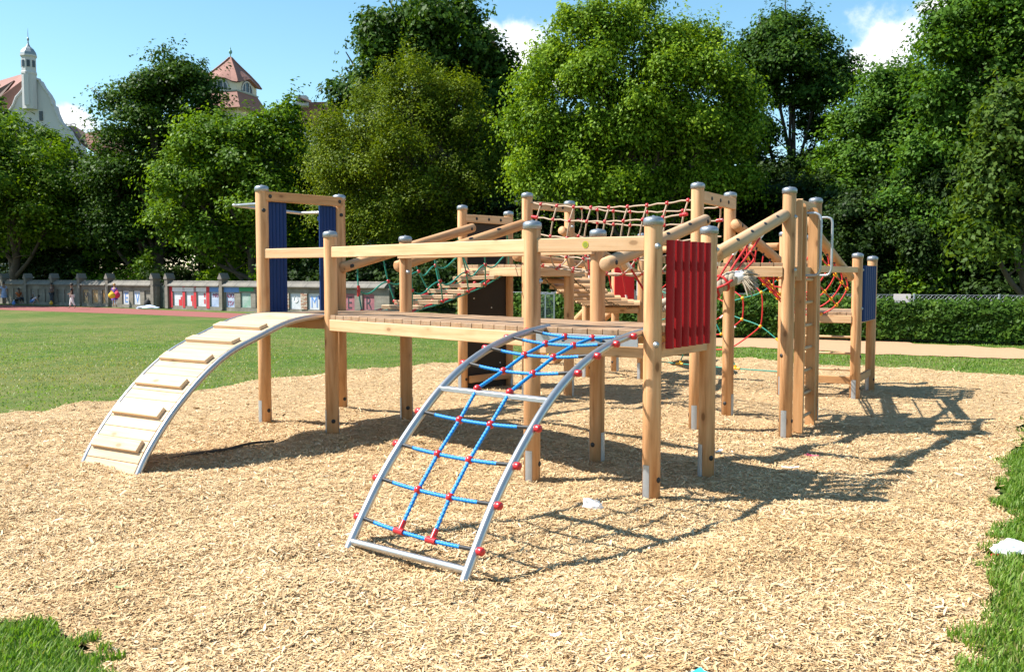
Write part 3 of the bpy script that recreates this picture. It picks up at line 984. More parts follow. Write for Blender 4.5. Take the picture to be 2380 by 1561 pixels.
# ------------------------------------------------------------------ ladder on the right tower
la = pp('O', 0); lb = pp('Q', 0); d = (lb - la).normalized(); s = Vector((d.y, -d.x, 0))
ladder = None
st = [la.lerp(lb, .18) + s * .085, la.lerp(lb, .64) + s * .085]
st_top = [2.62, 2.60]
def stile(p, zt, parent, name):
    W_, H_ = .06, .11
    me = MB(); V = []; F = []
    outline = [(-H_ / 2, 0), (H_ / 2, 0)] + [(H_ / 2 * math.cos(a), zt - H_ / 2 + H_ / 2 * math.sin(a)) for a in [math.pi * k / 10 for k in range(11)]]
    for x in (-W_ / 2, W_ / 2):
        for (y, z) in outline: V.append((x, y, z))
    n = len(outline)
    F = [tuple(range(n)), tuple(range(2 * n - 1, n - 1, -1))] + [(k, k + n, (k + 1) % n + n, (k + 1) % n) for k in range(n)]
    me.add(V, F)
    return me.build(name, M_TIE, parent, frame(Vector((p.x, p.y, .0)), Vector((p.x, p.y, 2)), s))
LAD = stile(st[0], st_top[0], FRAME, 'ladder')
props(LAD, 'upright ladder with rounded stiles and steel grab handles on the right tower')
stile(st[1], st_top[1], LAD, 'stile')
for i in range(7):
    z = .16 + i * .265
    a, b = st[0] + Vector((0, 0, z)), st[1] + Vector((0, 0, z))
    log('rung', a, b, .019, M_LOG, LAD, 12)
a, b = st[0] + Vector((0, 0, .42)), st[1] + Vector((0, 0, .42))
timber('brace', a - s * .05, b - s * .05, .04, .1, M_TIE, LAD)
for k in (0, 1):
    b0 = st[k] + s * .055
    P = [b0 + Vector((0, 0, 2.50 - k * .02)), b0 + s * .10 + Vector((0, 0, 2.50 - k * .02)), b0 + s * .16 + Vector((0, 0, 2.42)), b0 + s * .16 + Vector((0, 0, 1.88)), b0 + s * .10 + Vector((0, 0, 1.80)), b0 + Vector((0, 0, 1.80))]
    pts = [P[0]] + arc([P[1], P[1].lerp(P[2], .55) + s * .012 + Vector((0, 0, .014)), P[2]], 4) + arc([P[3], P[3].lerp(P[4], .55) + s * .012 - Vector((0, 0, .014)), P[4]], 4) + [P[5]]
    MB().tube(pts, .0145, 12).build('handle', M_GALV, LAD)
q = la.lerp(lb, .115) + s * .05
timber('side_board', Vector((q.x, q.y, 1.74)), Vector((q.x, q.y, 2.66)), .028, .13, M_BEAM, FRAME, .004, s)
# wall bars at the far right
q0, q1 = pp('V', 0).lerp(pp('R', 0), .26), pp('R', 0)
WB = timber('wall_bars', Vector((q0.x, q0.y, .08)), Vector((q0.x, q0.y, 1.24)), .045, .06, M_TIE, FRAME)
props(WB, 'wall bars of wooden rungs under the far right deck')
for z in (.42, .66, .90, 1.12): log('rung', Vector((q0.x, q0.y, z)), Vector((q1.x, q1.y, z)), .018, M_LOG, WB, 12)
a, b = Vector((q0.x, q0.y, .27)), Vector((q1.x, q1.y, .27)); timber('brace', a + Vector((-.1, 0, 0)), b, .045, .11, M_TIE, WB)

# ------------------------------------------------------------------ wobbly plank bridge on green ropes
def lerp_log(i, t):
    return Vector(LOGS[i][0]).lerp(Vector(LOGS[i][1]), t)
ball_s = MB().ball((0, 0, 0), .026, 10, 7).mesh('knot'); ball_s.materials.append(M_REDP)
ball_y = MB().ball((0, 0, 0), .028, 10, 7).mesh('knot'); ball_y.materials.append(M_YEL)
def clamp(name, a, b, r, mat, parent):
    return MB().tube([a, b], r, 10).build(name, mat, parent)
e0a, e0b = pp('B', 0), pp('D', 0); e1a, e1b = pp('I', 0), pp('K', 0)
GB = MB()
nsl = 8
ends = []
for i in range(nsl):
    t = i / (nsl - 1)
    c = Vector((-1.60, 12.18, 1.335)).lerp(Vector((-.34, 13.90, 1.865)), t)
    c.z += -.045 * math.sin(math.pi * t) + random.uniform(-.012, .012)
    hv = Vector((.30, -.075 - .05 * t, random.uniform(-.01, .01))) * (1 if i % 3 != 1 else .86)
    ends.append((c - hv, c + hv))
for sd in (0, 1):
    for q in (.0, .22):
        GB.tube(arc([e.lerp(f, q if sd == 0 else 1 - q) - Vector((0, 0, .035)) for e, f in ends], 3), .009, 8)
tops = [(.10, 0), (.28, 2), (.48, 4), (.66, 5), (.86, 7)]
mids = [[], []]
vert_knots = []
for tl, i in tops:
    for sd in (0, 1):
        top = lerp_log(0 if sd == 0 else 1, tl) - Vector((0, 0, .06))
        bot = ends[i][sd] + (ends[i][sd] - ends[i][1 - sd]).normalized() * .03
        mid = top.lerp(bot, .52) + (ends[i][sd] - ends[i][1 - sd]).normalized() * .015
        GB.tube(arc([top, mid, bot], 5), .0095, 8)
        mids[sd].append(mid)
        vert_knots += [mid, bot]
for sd in (0, 1):
    for j in range(len(mids[sd]) - 1):
        p, q = mids[sd][j], mids[sd][j + 1]
        P = []
        for k in range(11):
            t = k / 10
            w = p.lerp(q, t); w.z -= .075 * math.sin(math.pi * t) * (1 - .3 * t) + .03 * math.sin(2 * math.pi * t)
            P.append(w)
        GB.tube(P, .0105, 8)
GBR = GB.build('plank_bridge', M_GREENROPE, FRAME)
props(GBR, 'wobbly bridge of short double planks on green ropes climbing to the middle tower')
for q in vert_knots: obj('knot', ball_s, None, GBR, Matrix.Translation(q))
clamp('red_sleeve', mids[0][0] + Vector((0, 0, .06)), mids[0][0] - Vector((0, 0, .08)), .02, M_REDP, GBR)
for i, (a, b) in enumerate(ends):
    d = (b - a).normalized()
    for dz in (0, -.027):
        MB().box((0, 0, (b - a).length / 2), (.165, .025, (b - a).length), bev=.004).build('plank', M_RAMP, GBR, frame(a + Vector((0, 0, dz)), b + Vector((0, 0, dz)), (0, 0, 1)))
    if i < nsl - 1:
        for q in (.08, .92):
            p0 = a.lerp(b, q) - Vector((0, 0, .03)); p1 = ends[i + 1][0].lerp(ends[i + 1][1], q) - Vector((0, 0, .03))
            w = p0.lerp(p1, .5)
            clamp('red_sleeve', w - (p1 - p0) * .2, w + (p1 - p0) * .2, .019, M_REDP, GBR)
        for q in (.36, .64):
            w = (a.lerp(b, q) + ends[i + 1][0].lerp(ends[i + 1][1], q)) / 2 - Vector((0, 0, .035))
            obj('knot', ball_s, None, GBR, Matrix.Translation(w))

# ------------------------------------------------------------------ half-log bridge on chains, going down to the rear deck
k0, l0, u0, t0 = pp('K', 0), pp('L', 0), pp('U', 0), pp('T', 0)
hl_pts = []; HBR = None
nh = 10
for i in range(nh):
    t = .04 + .93 * i / (nh - 1)
    z = 1.93 - .64 * t - .50 * t * (1 - t)
    a = k0.lerp(u0, t).lerp(l0.lerp(t0, t), .03); b = k0.lerp(u0, t).lerp(l0.lerp(t0, t), 1.0)
    a.z = b.z = z
    hl_pts.append((a, b))
for q in (.16, .84):
    HB = MB()
    P = [a.lerp(b, q) - Vector((0, 0, .03)) for a, b in hl_pts]
    for j in range(len(P) - 1):
        for k in range(4):
            c0 = P[j].lerp(P[j + 1], k / 4); c1 = P[j].lerp(P[j + 1], (k + 1) / 4)
            w = Vector((0, 0, 1)) if k % 2 else (hl_pts[j][1] - hl_pts[j][0]).normalized()
            d = (c1 - c0)
            cen = (c0 + c1) / 2 - Vector((0, 0, .03 * math.sin(math.pi * (k + .5) / 4)))
            HB.tube([cen + d * (.62 * math.cos(x)) + w * (.013 * math.sin(x)) for x in [2 * math.pi * y / 8 for y in range(8)]], .005, 5, closed=True)
    if HBR is None: HBR = HB.build('half_log_bridge', M_CHAIN, FRAME)
    else: HB.build('chain', M_CHAIN, HBR)
props(HBR, 'bridge of half-round logs hung on chains behind the front deck')
hm = {}
for a, b in hl_pts:
    L = (b - a).length
    m = MB(); V = []; F = []; n = 10; r_ = .088
    for z in (0, L):
        for k in range(n + 1):
            x = math.pi * k / n
            V.append((r_ * math.cos(x), r_ * .95 * math.sin(x), z))
    for k in range(n): F.append((k, k + 1, n + 2 + k, n + 1 + k))
    F += [(0, n + 1, 2 * n + 1, n), tuple(range(n, -1, -1)), tuple(range(n + 1, 2 * n + 2))]
    m.add(V, F)
    m.build('half_log', M_BEAM, HBR, frame(a, b, (0, 0, 1)))
for tl, i in ((.30, 2), (.52, 5), (.74, 7)):
    p, q = lerp_log(6, tl), hl_pts[i][1] + Vector((0, 0, .06))
    MB().tube([p, q], .011, 8).build('rope', M_REDROPE, HBR)
    clamp('ferrule', q, q.lerp(p, .12), .015, M_TAPE, HBR)

# ------------------------------------------------------------------ tan rope net bridge with red balls
TB = MB(); tk = []
rows_ = [(0, .015, 1.0), (1, -.035, .79), (2, -.02, .53), (3, .07, .24), (4, .30, .02), (5, .70, .02), (6, .93, .24), (7, 1.02, .53), (8, 1.035, .79), (9, .985, 1.0)]
def tpt(t, c, hgt):
    a = pp('K', 0).lerp(pp('M', 0), t); b = pp('L', 0).lerp(pp('N', 0), t)
    zt = 2.80 - .115 * t - .34 * t * (1 - t)
    zb = 1.93 - .02 * t - .48 * t * (1 - t)
    p = a.lerp(b, c); p.z = zb + (zt - zb) * hgt
    return p
nst = 9
for k, c, hgt in rows_:
    ts = [i / 24 for i in range(25)] if hgt > .9 or hgt < .1 else [.05 + .9 * i / 24 for i in range(25)]
    P = [tpt(t, c, hgt) + Vector((0, 0, .008 * math.sin(t * 57 + k))) for t in ts]
    TB.tube(P, .0105, 8)
for i in range(nst):
    t0_ = .09 + .86 * i / (nst - 1)
    P = [tpt(max(.02, t0_ - .085 * (1 - hgt) ** 1.3), c, hgt) for k, c, hgt in rows_]
    TB.tube(arc(P, 5), .0105, 8)
    tk += P
TBR = TB.build('net_bridge', M_TANROPE, FRAME)
props(TBR, 'trough-shaped bridge of tan ropes with red balls between the two tall gates')
for q in tk: obj('knot', ball_s, None, TBR, Matrix.Translation(q))
for k in (1, 8):
    for t_ in (.045, .955):
        q = tpt(t_, rows_[k][1], rows_[k][2]); q2 = tpt(t_ + (.035 if t_ < .5 else -.035), rows_[k][1], rows_[k][2])
        clamp('red_sleeve', q, q2, .022, M_REDP, TBR)

# ------------------------------------------------------------------ spider net in the rear frame
T_, V_ = pp('T', 0), pp('V', 0)
hd = (V_ - T_).normalized(); wc = (T_ + V_) / 2; wc.z = 1.29
def wp(x, z): return Vector((wc.x, wc.y, z)) + hd * x
m = MB(); sk = []
RX = [(.36, .20), (.70, .43), (1.06, .68)]
angs = [R(22 + 45 * k) for k in range(8)]
for rx, rz in RX:
    P = []
    for k in range(64):
        a = 2 * math.pi * k / 64
        q = 1 - .05 * abs(math.sin(4 * (a - angs[0])))
        P.append(wp(rx * q * math.cos(a), wc.z + rz * q * math.sin(a) - .03 * math.sin(a) ** 2))
    m.tube(P, .0105, 8, closed=True)
    for a in angs: sk.append(wp(rx * math.cos(a), wc.z + rz * math.sin(a) - .03 * math.sin(a) ** 2))
WEB = m.build('spider_net', M_REDROPE, FRAME)
props(WEB, 'spider-web net of red rings and green spokes with yellow clips')
for q in sk[:16]: obj('knot', ball_y, None, WEB, Matrix.Translation(q))
for q in sk[16:]: obj('knot', ball_y, None, WEB, Matrix.Translation(q))
ends_ = [(1.32, 1.78), (.52, 2.18), (-.52, 2.18), (-1.32, 1.78), (-1.32, .80), (-.55, .34), (.55, .34), (1.32, .80)]
for a, (ex, ez) in zip(angs, ends_):
    p0 = wp(RX[0][0] * math.cos(a), wc.z + RX[0][1] * math.sin(a) - .03 * math.sin(a) ** 2)
    p1 = wp(RX[1][0] * math.cos(a), wc.z + RX[1][1] * math.sin(a) - .03 * math.sin(a) ** 2)
    p2 = wp(RX[2][0] * math.cos(a), wc.z + RX[2][1] * math.sin(a) - .03 * math.sin(a) ** 2)
    MB().tube(arc([p0, p1, p2, wp(ex, ez)], 5), .0095, 8).build('spoke', M_GREENROPE, WEB)
    clamp('tee_connector', p0.lerp(p1, -.03), p0.lerp(p1, .17), .02, M_YEL, WEB)
    e = wp(ex, ez)
    clamp('tee_connector', e, e.lerp(p2, .2 if ez > .4 else .16), .02, M_YEL, WEB)
MB().tube(sag(wp(-1.34, .355), wp(1.34, .345), .015, 10), .0095, 8).build('spoke', M_GREENROPE, WEB)
for ex in (-.55, .55): clamp('tee_connector', wp(ex - .07, .34), wp(ex + .07, .34), .02, M_YEL, WEB)
for rx, rz, a in ((.36, .20, R(-48)), (.70, .43, R(-55))):
    p = wp(rx * math.cos(a), wc.z + rz * math.sin(a) - .03 * math.sin(a) ** 2); a2 = a + .25
    q = wp(rx * math.cos(a2), wc.z + rz * math.sin(a2) - .03 * math.sin(a2) ** 2)
    clamp('ferrule', p, q, .015, M_TAPE, WEB)

# ------------------------------------------------------------------ red rope trough down to the far right deck
m = MB(); yk = []; strands = [[] for _ in range(7)]
for j, t in enumerate((.10, .27, .44, .60, .76, .90)):
    a, b = lerp_log(4, t), lerp_log(5, t)
    zb = 1.93 - .66 * t - .10
    e = (b - a); e.z = 0
    P = [a - Vector((0, 0, .06)), a.lerp(b, -.02), a.lerp(b, .12), a.lerp(b, .34), a.lerp(b, .66), a.lerp(b, .88), a.lerp(b, 1.02), b - Vector((0, 0, .06))]
    for k, hgt in ((1, .62), (2, .24), (3, .02), (4, .02), (5, .24), (6, .62)):
        P[k].z = zb + (min(a.z, b.z) - zb) * hgt
    m.tube(arc(P, 5), .0105, 8)
    for k in range(1, 7): strands[k].append(P[k])
    yk += P[1:7]
    for q, q1 in ((P[0], P[1]), (P[-1], P[-2])):
        yk_ = q.lerp(q1, .16)
        m2 = (q, yk_)
        strands[0].append(m2)
for k in range(1, 7):
    m.tube(arc(strands[k], 4), .0105, 8)
    if k in (2, 5): m.tube(arc([p.lerp(q, .45) for p, q in zip(strands[k], strands[3])], 4), .009, 8)
RN = m.build('rope_trough', M_REDROPE, FRAME)
props(RN, 'sloping trough of red ropes with yellow clips beside the ladder')
for q in yk:
    obj('knot', ball_y, None, RN, Matrix.Translation(q))
for q, q1 in strands[0]: clamp('sleeve', q, q1, .014, M_BLACK, RN)
for j in range(0, 5):
    for k in (1, 6):
        p, q = strands[k][j], strands[k][j + 1]
        clamp('tee_connector', p.lerp(q, .03), p.lerp(q, .16), .022, M_YEL, RN)

# ------------------------------------------------------------------ frayed rope bundle tied up under the log bridge
BUN = thing('rope_bundle', 'thick frayed grey rope bundle wrapped in white tape, tied up with red ropes', 'rope', (1.95, 9.4, 1.6))
core = arc([(1.52, 9.75, 1.50), (1.80, 9.50, 1.53), (1.95, 9.38, 1.63), (2.08, 9.32, 1.745), (2.17, 9.30, 1.775)], 10)
m = MB()
for k in range(3):
    P = []
    for i, p in enumerate(core):
        tg = (core[min(i + 1, len(core) - 1)] - core[max(i - 1, 0)]).normalized()
        x = tg.cross(Vector((0, 0, 1))).normalized(); y = x.cross(tg)
        a = i * .48 + k * 2 * math.pi / 3
        P.append(p + (x * math.cos(a) + y * math.sin(a)) * .038)
    m.tube(P, .040, 9)
m.build('braid', M_GREYROPE, BUN)
tg = (core[-1] - core[-6]).normalized()
MB().lathe([(.050, -.05), (.064, -.03), (.070, .02), (.060, .04), (.068, .065), (.058, .09), (.064, .12), (.045, .14)], 16).build('tape', M_TAPE, BUN, frame(core[-6], core[-1]))
m = MB()
for i in range(90):
    a = random.uniform(0, 6.28); r_ = random.uniform(.01, .06)
    x = tg.cross(Vector((0, 0, 1))).normalized(); y = x.cross(tg)
    p0 = core[-1] + (x * math.cos(a) + y * math.sin(a)) * r_ * .7 + tg * .05
    d = (tg * random.uniform(.4, 1.0) + (x * math.cos(a) + y * math.sin(a)) * random.uniform(.1, .6) - Vector((0, 0, random.uniform(.1, .8)))).normalized()
    L = random.uniform(.10, .19)
    m.tube([p0, p0 + d * L * .5, p0 + d * L + Vector((0, 0, -.03)) + Vector((random.uniform(-.01, .01),) * 3)], [.009, .008, .004], 5)
m.build('tassel', M_GREYROPE, BUN)
for t, i, off in ((.04, 16, .0), (.258, 20, .02), (.46, 28, .02), (.65, 34, .0)):
    top = lerp_log(3, t) - Vector((0, 0, .062)); bot = core[i] + Vector((0, -.06, .02))
    md = top.lerp(bot, .6) + Vector((.0, -.02, off))
    ropemesh(fine(arc([top, md, bot], 4), .02), .0115, 8).build('rope', M_REDROPE, BUN)
    clamp('ferrule', top, top.lerp(bot, .13), .017, M_TAPE, BUN)
for i in (17, 22, 28):
    tg_ = (core[i + 1] - core[i - 1]).normalized(); x = tg_.cross(Vector((0, 0, 1))).normalized(); y = x.cross(tg_)
    MB().tube([core[i] + (x * math.cos(a) + y * math.sin(a)) * .084 + tg_ * (.05 * math.cos(a)) for a in [2 * math.pi * k / 14 for k in range(14)]], .0115, 8, closed=True).build('rope', M_REDROPE, BUN)
MB().tube(arc([core[22] + Vector((0, -.09, .02)), core[30] + Vector((.03, -.1, .0)), lerp_log(3, .5) + Vector((.0, 0, -.28)), lerp_log(3, .45) + Vector((0, 0, -.16))], 6), .011, 8).build('rope', M_REDROPE, BUN)
for a, b in ((lerp_log(2, .18) - Vector((0, 0, .05)), Vector((1.36, 9.62, 1.60))), (Vector((1.36, 9.62, 1.60)), core[2]), (lerp_log(2, .42) - Vector((0, 0, .05)), core[1]), (lerp_log(2, .66) - Vector((0, 0, .05)), core[3])):
    ropemesh(fine([a, b], .02), .0115, 8).build('rope', M_REDROPE, BUN)
clamp('ferrule', lerp_log(2, .18) - Vector((0, 0, .05)), (lerp_log(2, .18) - Vector((0, 0, .05))).lerp(Vector((1.36, 9.62, 1.6)), .22), .017, M_TAPE, BUN)

# ------------------------------------------------------------------ rear deck: red board, slide, sloping climbing logs
props(timber('side_board', Vector((2.02, 17.2, 1.30)), Vector((2.02, 17.2, 2.02)), .03, .36, M_REDBOARD, FRAME, .004, (1, .1, 0)), 'plain red board at the slide deck')
m = MB(); V = []; F = []
sl = arc([(2.35, 17.1, 1.32), (2.62, 17.75, 1.25), (3.0, 18.7, .62), (3.35, 19.5, .22), (3.75, 20.3, .16)], 6)
for i, p in enumerate(sl):
    tg_ = (sl[min(i + 1, len(sl) - 1)] - sl[max(i - 1, 0)]).normalized()
    x = tg_.cross(Vector((0, 0, 1))).normalized(); y = x.cross(tg_)
    for (cx_, cy_) in ((-.36, .24), (-.33, .25), (-.30, .08), (-.18, .0), (.18, .0), (.30, .08), (.33, .25), (.36, .24), (.34, .05), (.2, -.04), (-.2, -.04), (-.34, .05)):
        V.append(p + x * cx_ + y * cy_)
n = 12
for i in range(len(sl) - 1):
    for k in range(n): F.append((i * n + k, i * n + (k + 1) % n, (i + 1) * n + (k + 1) % n, (i + 1) * n + k))
F += [tuple(range(n)), tuple((len(sl) - 1) * n + k for k in range(n))]
m.add(V, F, True)
SLD = props(m.build('slide', M_BEIGEPL, FRAME), 'beige plastic slide running down from the rear deck')
m = MB(); V = []; out = [(0, 0), (.30, 0)] + [(.10 - .0 + .20 * math.cos(a) ** 1 * (1 if a < 1.57 else .5), .22 + .20 * math.sin(a)) for a in [math.pi * k / 8 for k in range(9)]]
for y in (0, .05):
    for (x, z) in out: V.append((x, y, z))
n = len(out)
m.add(V, [tuple(range(n)), tuple(range(2 * n - 1, n - 1, -1))] + [(k, k + n, (k + 1) % n + n, (k + 1) % n) for k in range(n)])
m.build('cheek', M_GREYPL, SLD, Matrix.Translation((2.25, 17.05, 1.44)) @ Matrix.Rotation(.5, 4, 'Z'))
cl = [((1.30, 16.58, 1.22), (.42, 19.3, .02)), ((1.93, 17.86, 1.18), (.80, 18.95, .02))]
c_ = []
for a, b in cl:
    lg = log('climbing_log', a, b, .062, M_POST, FRAME, 18); c_.append((Vector(a), Vector(b)))
    d = (Vector(b) - Vector(a)).normalized()
    fr = frame(b, a); 
    obj('foot_plate', plate_me, None, lg, fr @ Matrix.Diagonal((.88, .88, 1, 1)) @ Matrix.Translation((0, 0, .05)))
m = MB(); kk = []
for t in (.25, .45, .65, .82):
    p, q = c_[0][0].lerp(c_[0][1], t), c_[1][0].lerp(c_[1][1], t)
    m.tube(sag(p, q, .03, 6), .010, 7)
    kk += [p.lerp(q, .33), p.lerp(q, .67)]
for x in (.33, .67):
    m.tube([c_[0][0].lerp(c_[0][1], t).lerp(c_[1][0].lerp(c_[1][1], t), x) for t in (.1, .25, .45, .65, .82)], .010, 7)
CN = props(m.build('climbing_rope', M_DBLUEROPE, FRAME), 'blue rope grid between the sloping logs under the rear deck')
for q in kk: obj('knot', ball_y, None, CN, Matrix.Translation(q))

# ------------------------------------------------------------------ litter on the chips
def crumple(name, label, cat, loc, size, mat, seed, flat=.5, colour2=None):
    r = np.random.default_rng(seed)
    bm = bmesh.new()
    bmesh.ops.create_icosphere(bm, subdivisions=3, radius=1)
    for v in bm.verts:
        q = v.co
        k = 1 + .35 * math.sin(q.x * 3.1 + seed) * math.sin(q.y * 4.3 + 1) + r.normal(0, .13)
        v.co = Vector((q.x * size[0] * k, q.y * size[1] * k, max(-.25, q.z * k) * size[2]))
    me = bpy.data.meshes.new(name); bm.to_mesh(me); bm.free()
    o = obj(name, me, mat, None, Matrix.Translation((loc[0], loc[1], float(bedz(loc[0], loc[1])) + size[2] * .25)))
    return props(o, label, cat)
crumple('paper_scrap', 'crumpled white paper napkin on the chips behind the net climber', 'litter', (.62, 7.2), (.07, .042, .055), M_PAPER, 3)
bag = crumple('plastic_bag', 'white plastic bag lying on the grass edge at right', 'litter', (3.27, 6.12), (.14, .075, .06), M_PAPER, 8)
crumple('plastic_bag_knot', 'x', 'litter', (3.11, 6.05), (.03, .02, .02), M_REDP, 5)
kn = bpy.data.objects['plastic_bag_knot']
for key in ('label', 'category'): del kn[key]
kn.name = 'print'; WORLD['print'] = kn.matrix_basis.copy()
kn.parent = bag; kn.matrix_parent_inverse = WORLD[bag.name].inverted()
def flake(name, label, cat, loc, w, h, mat, rot, curl=.02):
    V = []; F = []
    for i in range(5):
        for j in range(3):
            V.append((w * (i / 4 - .5), h * (j / 2 - .5), curl * ((i / 4 - .4) ** 2 * 2 + .3 * (j - 1) ** 2)))
    for i in range(4):
        for j in range(2):
            a = i * 3 + j; F.append((a, a + 3, a + 4, a + 1))
    m = MB(); m.add(V, F); m.add([(x, y, z - .0015) for x, y, z in V], [tuple(reversed(f)) for f in F])
    o = m.build(name, mat, None, Matrix.Translation((loc[0], loc[1], float(bedz(loc[0], loc[1])) + .02)) @ Matrix.Rotation(rot, 4, 'Z'))
    return props(o, label, cat)
flake('paper_scrap', 'small sky-blue scrap of paper at the bottom edge', 'litter', (.80, 4.10), .11, .06, plain('sky_blue_paper', (.02, .42, .62), .6), .4)
flake('paper_scrap', 'thin white slip lying behind the front right posts', 'litter', (2.62, 8.9), .16, .05, M_PAPER, -.3)
flake('paper_scrap', 'tiny white flake near the bottom centre of the chips', 'litter', (.215, 4.62), .055, .03, M_PAPER, .2)
flake('paper_scrap', 'white scrap lying on the chips beside the shadow of the ladder tower', 'litter', (2.10, 9.6), .11, .04, M_PAPER, .9)
flake('leaf', 'single pale green leaf on the chips at lower left', 'leaf', (-2.23, 5.35), .07, .035, plain('pale_leaf', (.34, .45, .18), .6), .3)
props(MB().tube(arc([(2.80, 9.05, .09), (2.86, 9.08, .075), (2.93, 9.03, .085), (2.90, 9.12, .07), (2.84, 9.1, .09)], 4), .004, 6).build('pink_string', plain('pink_string', (.65, .04, .16), .6)), 'short tangle of pink string on the chips', 'litter')
P = arc([(-3.35, 9.22, .02), (-3.1, 9.48, .03), (-2.93, 9.68, .025), (-2.75, 9.95, .04), (-2.55, 10.15, .03)], 5)
props(MB().tube(P, [.008 + .008 * math.sin(math.pi * (i + 1) / (len(P) + 2)) for i in range(len(P))], 8).build('dead_branch', plain('dark_bark', (.06, .045, .035), .9, var=.3)), 'dark dead branch lying in the ramp shadow', 'branch')

# ------------------------------------------------------------------ foliage
def leaf_mat(name, dark, mid, light, trans=.3, rough=.5):
    return mat_tint(name, [(0, dark), (.45, mid), (.85, light), (1, tuple(min(1, x * 1.25) for x in light))], rough, trans, (1.7, 1.6, .4), .10)
M_LF_LIME = leaf_mat('leaf_lime', (.034, .078, .006), (.085, .165, .012), (.165, .265, .018))
M_LF_HORN = leaf_mat('leaf_hornbeam', (.038, .066, .005), (.095, .145, .009), (.19, .240, .016))
M_LF_DARK = leaf_mat('leaf_dark', (.014, .038, .005), (.036, .082, .010), (.070, .135, .016), .28)
M_LF_MAPLE = leaf_mat('leaf_box_elder', (.055, .110, .008), (.125, .220, .014), (.230, .330, .024))
M_LF_MID = leaf_mat('leaf_mid', (.024, .064, .008), (.056, .130, .014), (.110, .200, .024), .32)
M_LF_CHEST = leaf_mat('leaf_chestnut', (.024, .052, .008), (.055, .105, .015), (.105, .160, .028), .32)
M_LF_HEDGE = leaf_mat('leaf_hedge', (.020, .050, .006), (.048, .105, .012), (.095, .165, .022), .28)
M_LF_SHADE = leaf_mat('leaf_shade_tone', (.009, .022, .005), (.020, .042, .008), (.040, .072, .013), .15)  # shade under the canopy put into a darker leaf colour
M_LF_GREY = leaf_mat('leaf_greyish', (.04, .075, .03), (.075, .12, .05), (.13, .18, .08), .25)
M_BARK = plain('bark', (.075, .058, .045), .9, var=.45, bump=.8, bscale=14)
M_BARKP = plain('pale_bark', (.16, .14, .115), .9, var=.5, bump=.8, bscale=10)

def leaves(lobes, seed, leaf, n_cl, per, clr, flat=.45, inner=.62, droop=.25, narrow=.62, down=.0):
    """clumps of leaf-sized faces spread through the shells of the given lobes"""
    r = np.random.default_rng(seed)
    C = []; O = []; K = []; lob2 = []
    for (x, y, z, a, b, c) in lobes:           # every lobe breaks up into boughs of its own
        m = int(np.clip(4.5 * (a * c) ** .5, 5, 13))
        for _ in range(m):
            d = r.normal(size=3); d /= np.linalg.norm(d)
            if d[2] < -.35: d[2] *= -.6
            q = r.uniform(.68, 1.12)
            s_ = r.uniform(.20, .42)
            lob2.append((x + d[0] * a * q, y + d[1] * b * q, z + d[2] * c * q, a * s_ * 1.15, b * s_ * 1.15, c * s_ * .82, 1.0))
        lob2.append((x, y, z, a * .78, b * .78, c * .78, .32))
    area = np.array([(a * b + a * c + b * c) * w for (_, _, _, a, b, c, w) in lob2])
    cnt = np.maximum(2, (n_cl * 1.15 * area / area.sum())).astype(int)
    for (x, y, z, a, b, c, w), m in zip(lob2, cnt):
        d = r.normal(size=(m, 3)); d /= np.linalg.norm(d, axis=1)[:, None]
        d[:, 2] = np.where(r.random(m) < .5, np.abs(d[:, 2]), d[:, 2])
        f = r.uniform(inner, 1.0, m) ** .8
        f = np.where(r.random(m) < .10, f * r.uniform(1.0, 1.2, m), f)
        C.append(np.array([x, y, z]) + d * f[:, None] * np.array([a, b, c])); O.append(d); K.append(f)
    C = np.concatenate(C); O = np.concatenate(O); K = np.concatenate(K)
    keep = C[:, 2] > .25
    C, O, K = C[keep], O[keep], K[keep]
    nc = len(C)
    cs = clr * np.exp(r.normal(0, .3, nc))
    ct = r.normal(.45, .16, nc)
    per = int(per * 1.05); N = nc * per
    ci = np.repeat(np.arange(nc), per)
    # each clump: a flattened spray that leans outwards and droops
    ax = O[ci] * .7 + np.array([0, 0, .62])
    off = r.normal(size=(N, 3)) * .5
    off /= np.maximum(1, np.linalg.norm(off, axis=1) / 1.1)[:, None]
    off[:, 2] *= flat
    off[:, 2] -= droop * (off[:, 0] ** 2 + off[:, 1] ** 2)
    sprig = r.random(nc) < .28                      # young shoots that stand out of the crown
    sd_ = O * .8 + np.array([0, 0, .55]) + r.normal(size=(nc, 3)) * .35
    sd_ /= np.linalg.norm(sd_, axis=1)[:, None]
    al = r.uniform(-.6, 1.15, N)
    off = np.where(sprig[ci][:, None], off * .42 + sd_[ci] * al[:, None], off)
    P = C[ci] + off * cs[ci][:, None]
    nrm = ax + r.normal(size=(N, 3)) * .48 + off * .5
    nrm /= np.linalg.norm(nrm, axis=1)[:, None]
    t = r.normal(size=(N, 3)); t[:, 2] -= down
    t -= nrm * (t * nrm).sum(1)[:, None]; t /= np.linalg.norm(t, axis=1)[:, None]
    s = np.cross(nrm, t)
    L = (leaf * .78 * r.uniform(.65, 1.3, N))[:, None]
    W = L * narrow * .5
    fold = L * .10
    V = np.stack([P - t * L * .5, P + s * W + nrm * fold - t * L * .05, P + t * L * .5 - nrm * fold * .6, P - s * W + nrm * fold - t * L * .05], 1).reshape(-1, 3)
    tint = np.clip(ct[ci] + r.normal(0, .17, N), 0, 1)
    return V, np.arange(N * 4), np.repeat(tint, 4)
TREES = 0
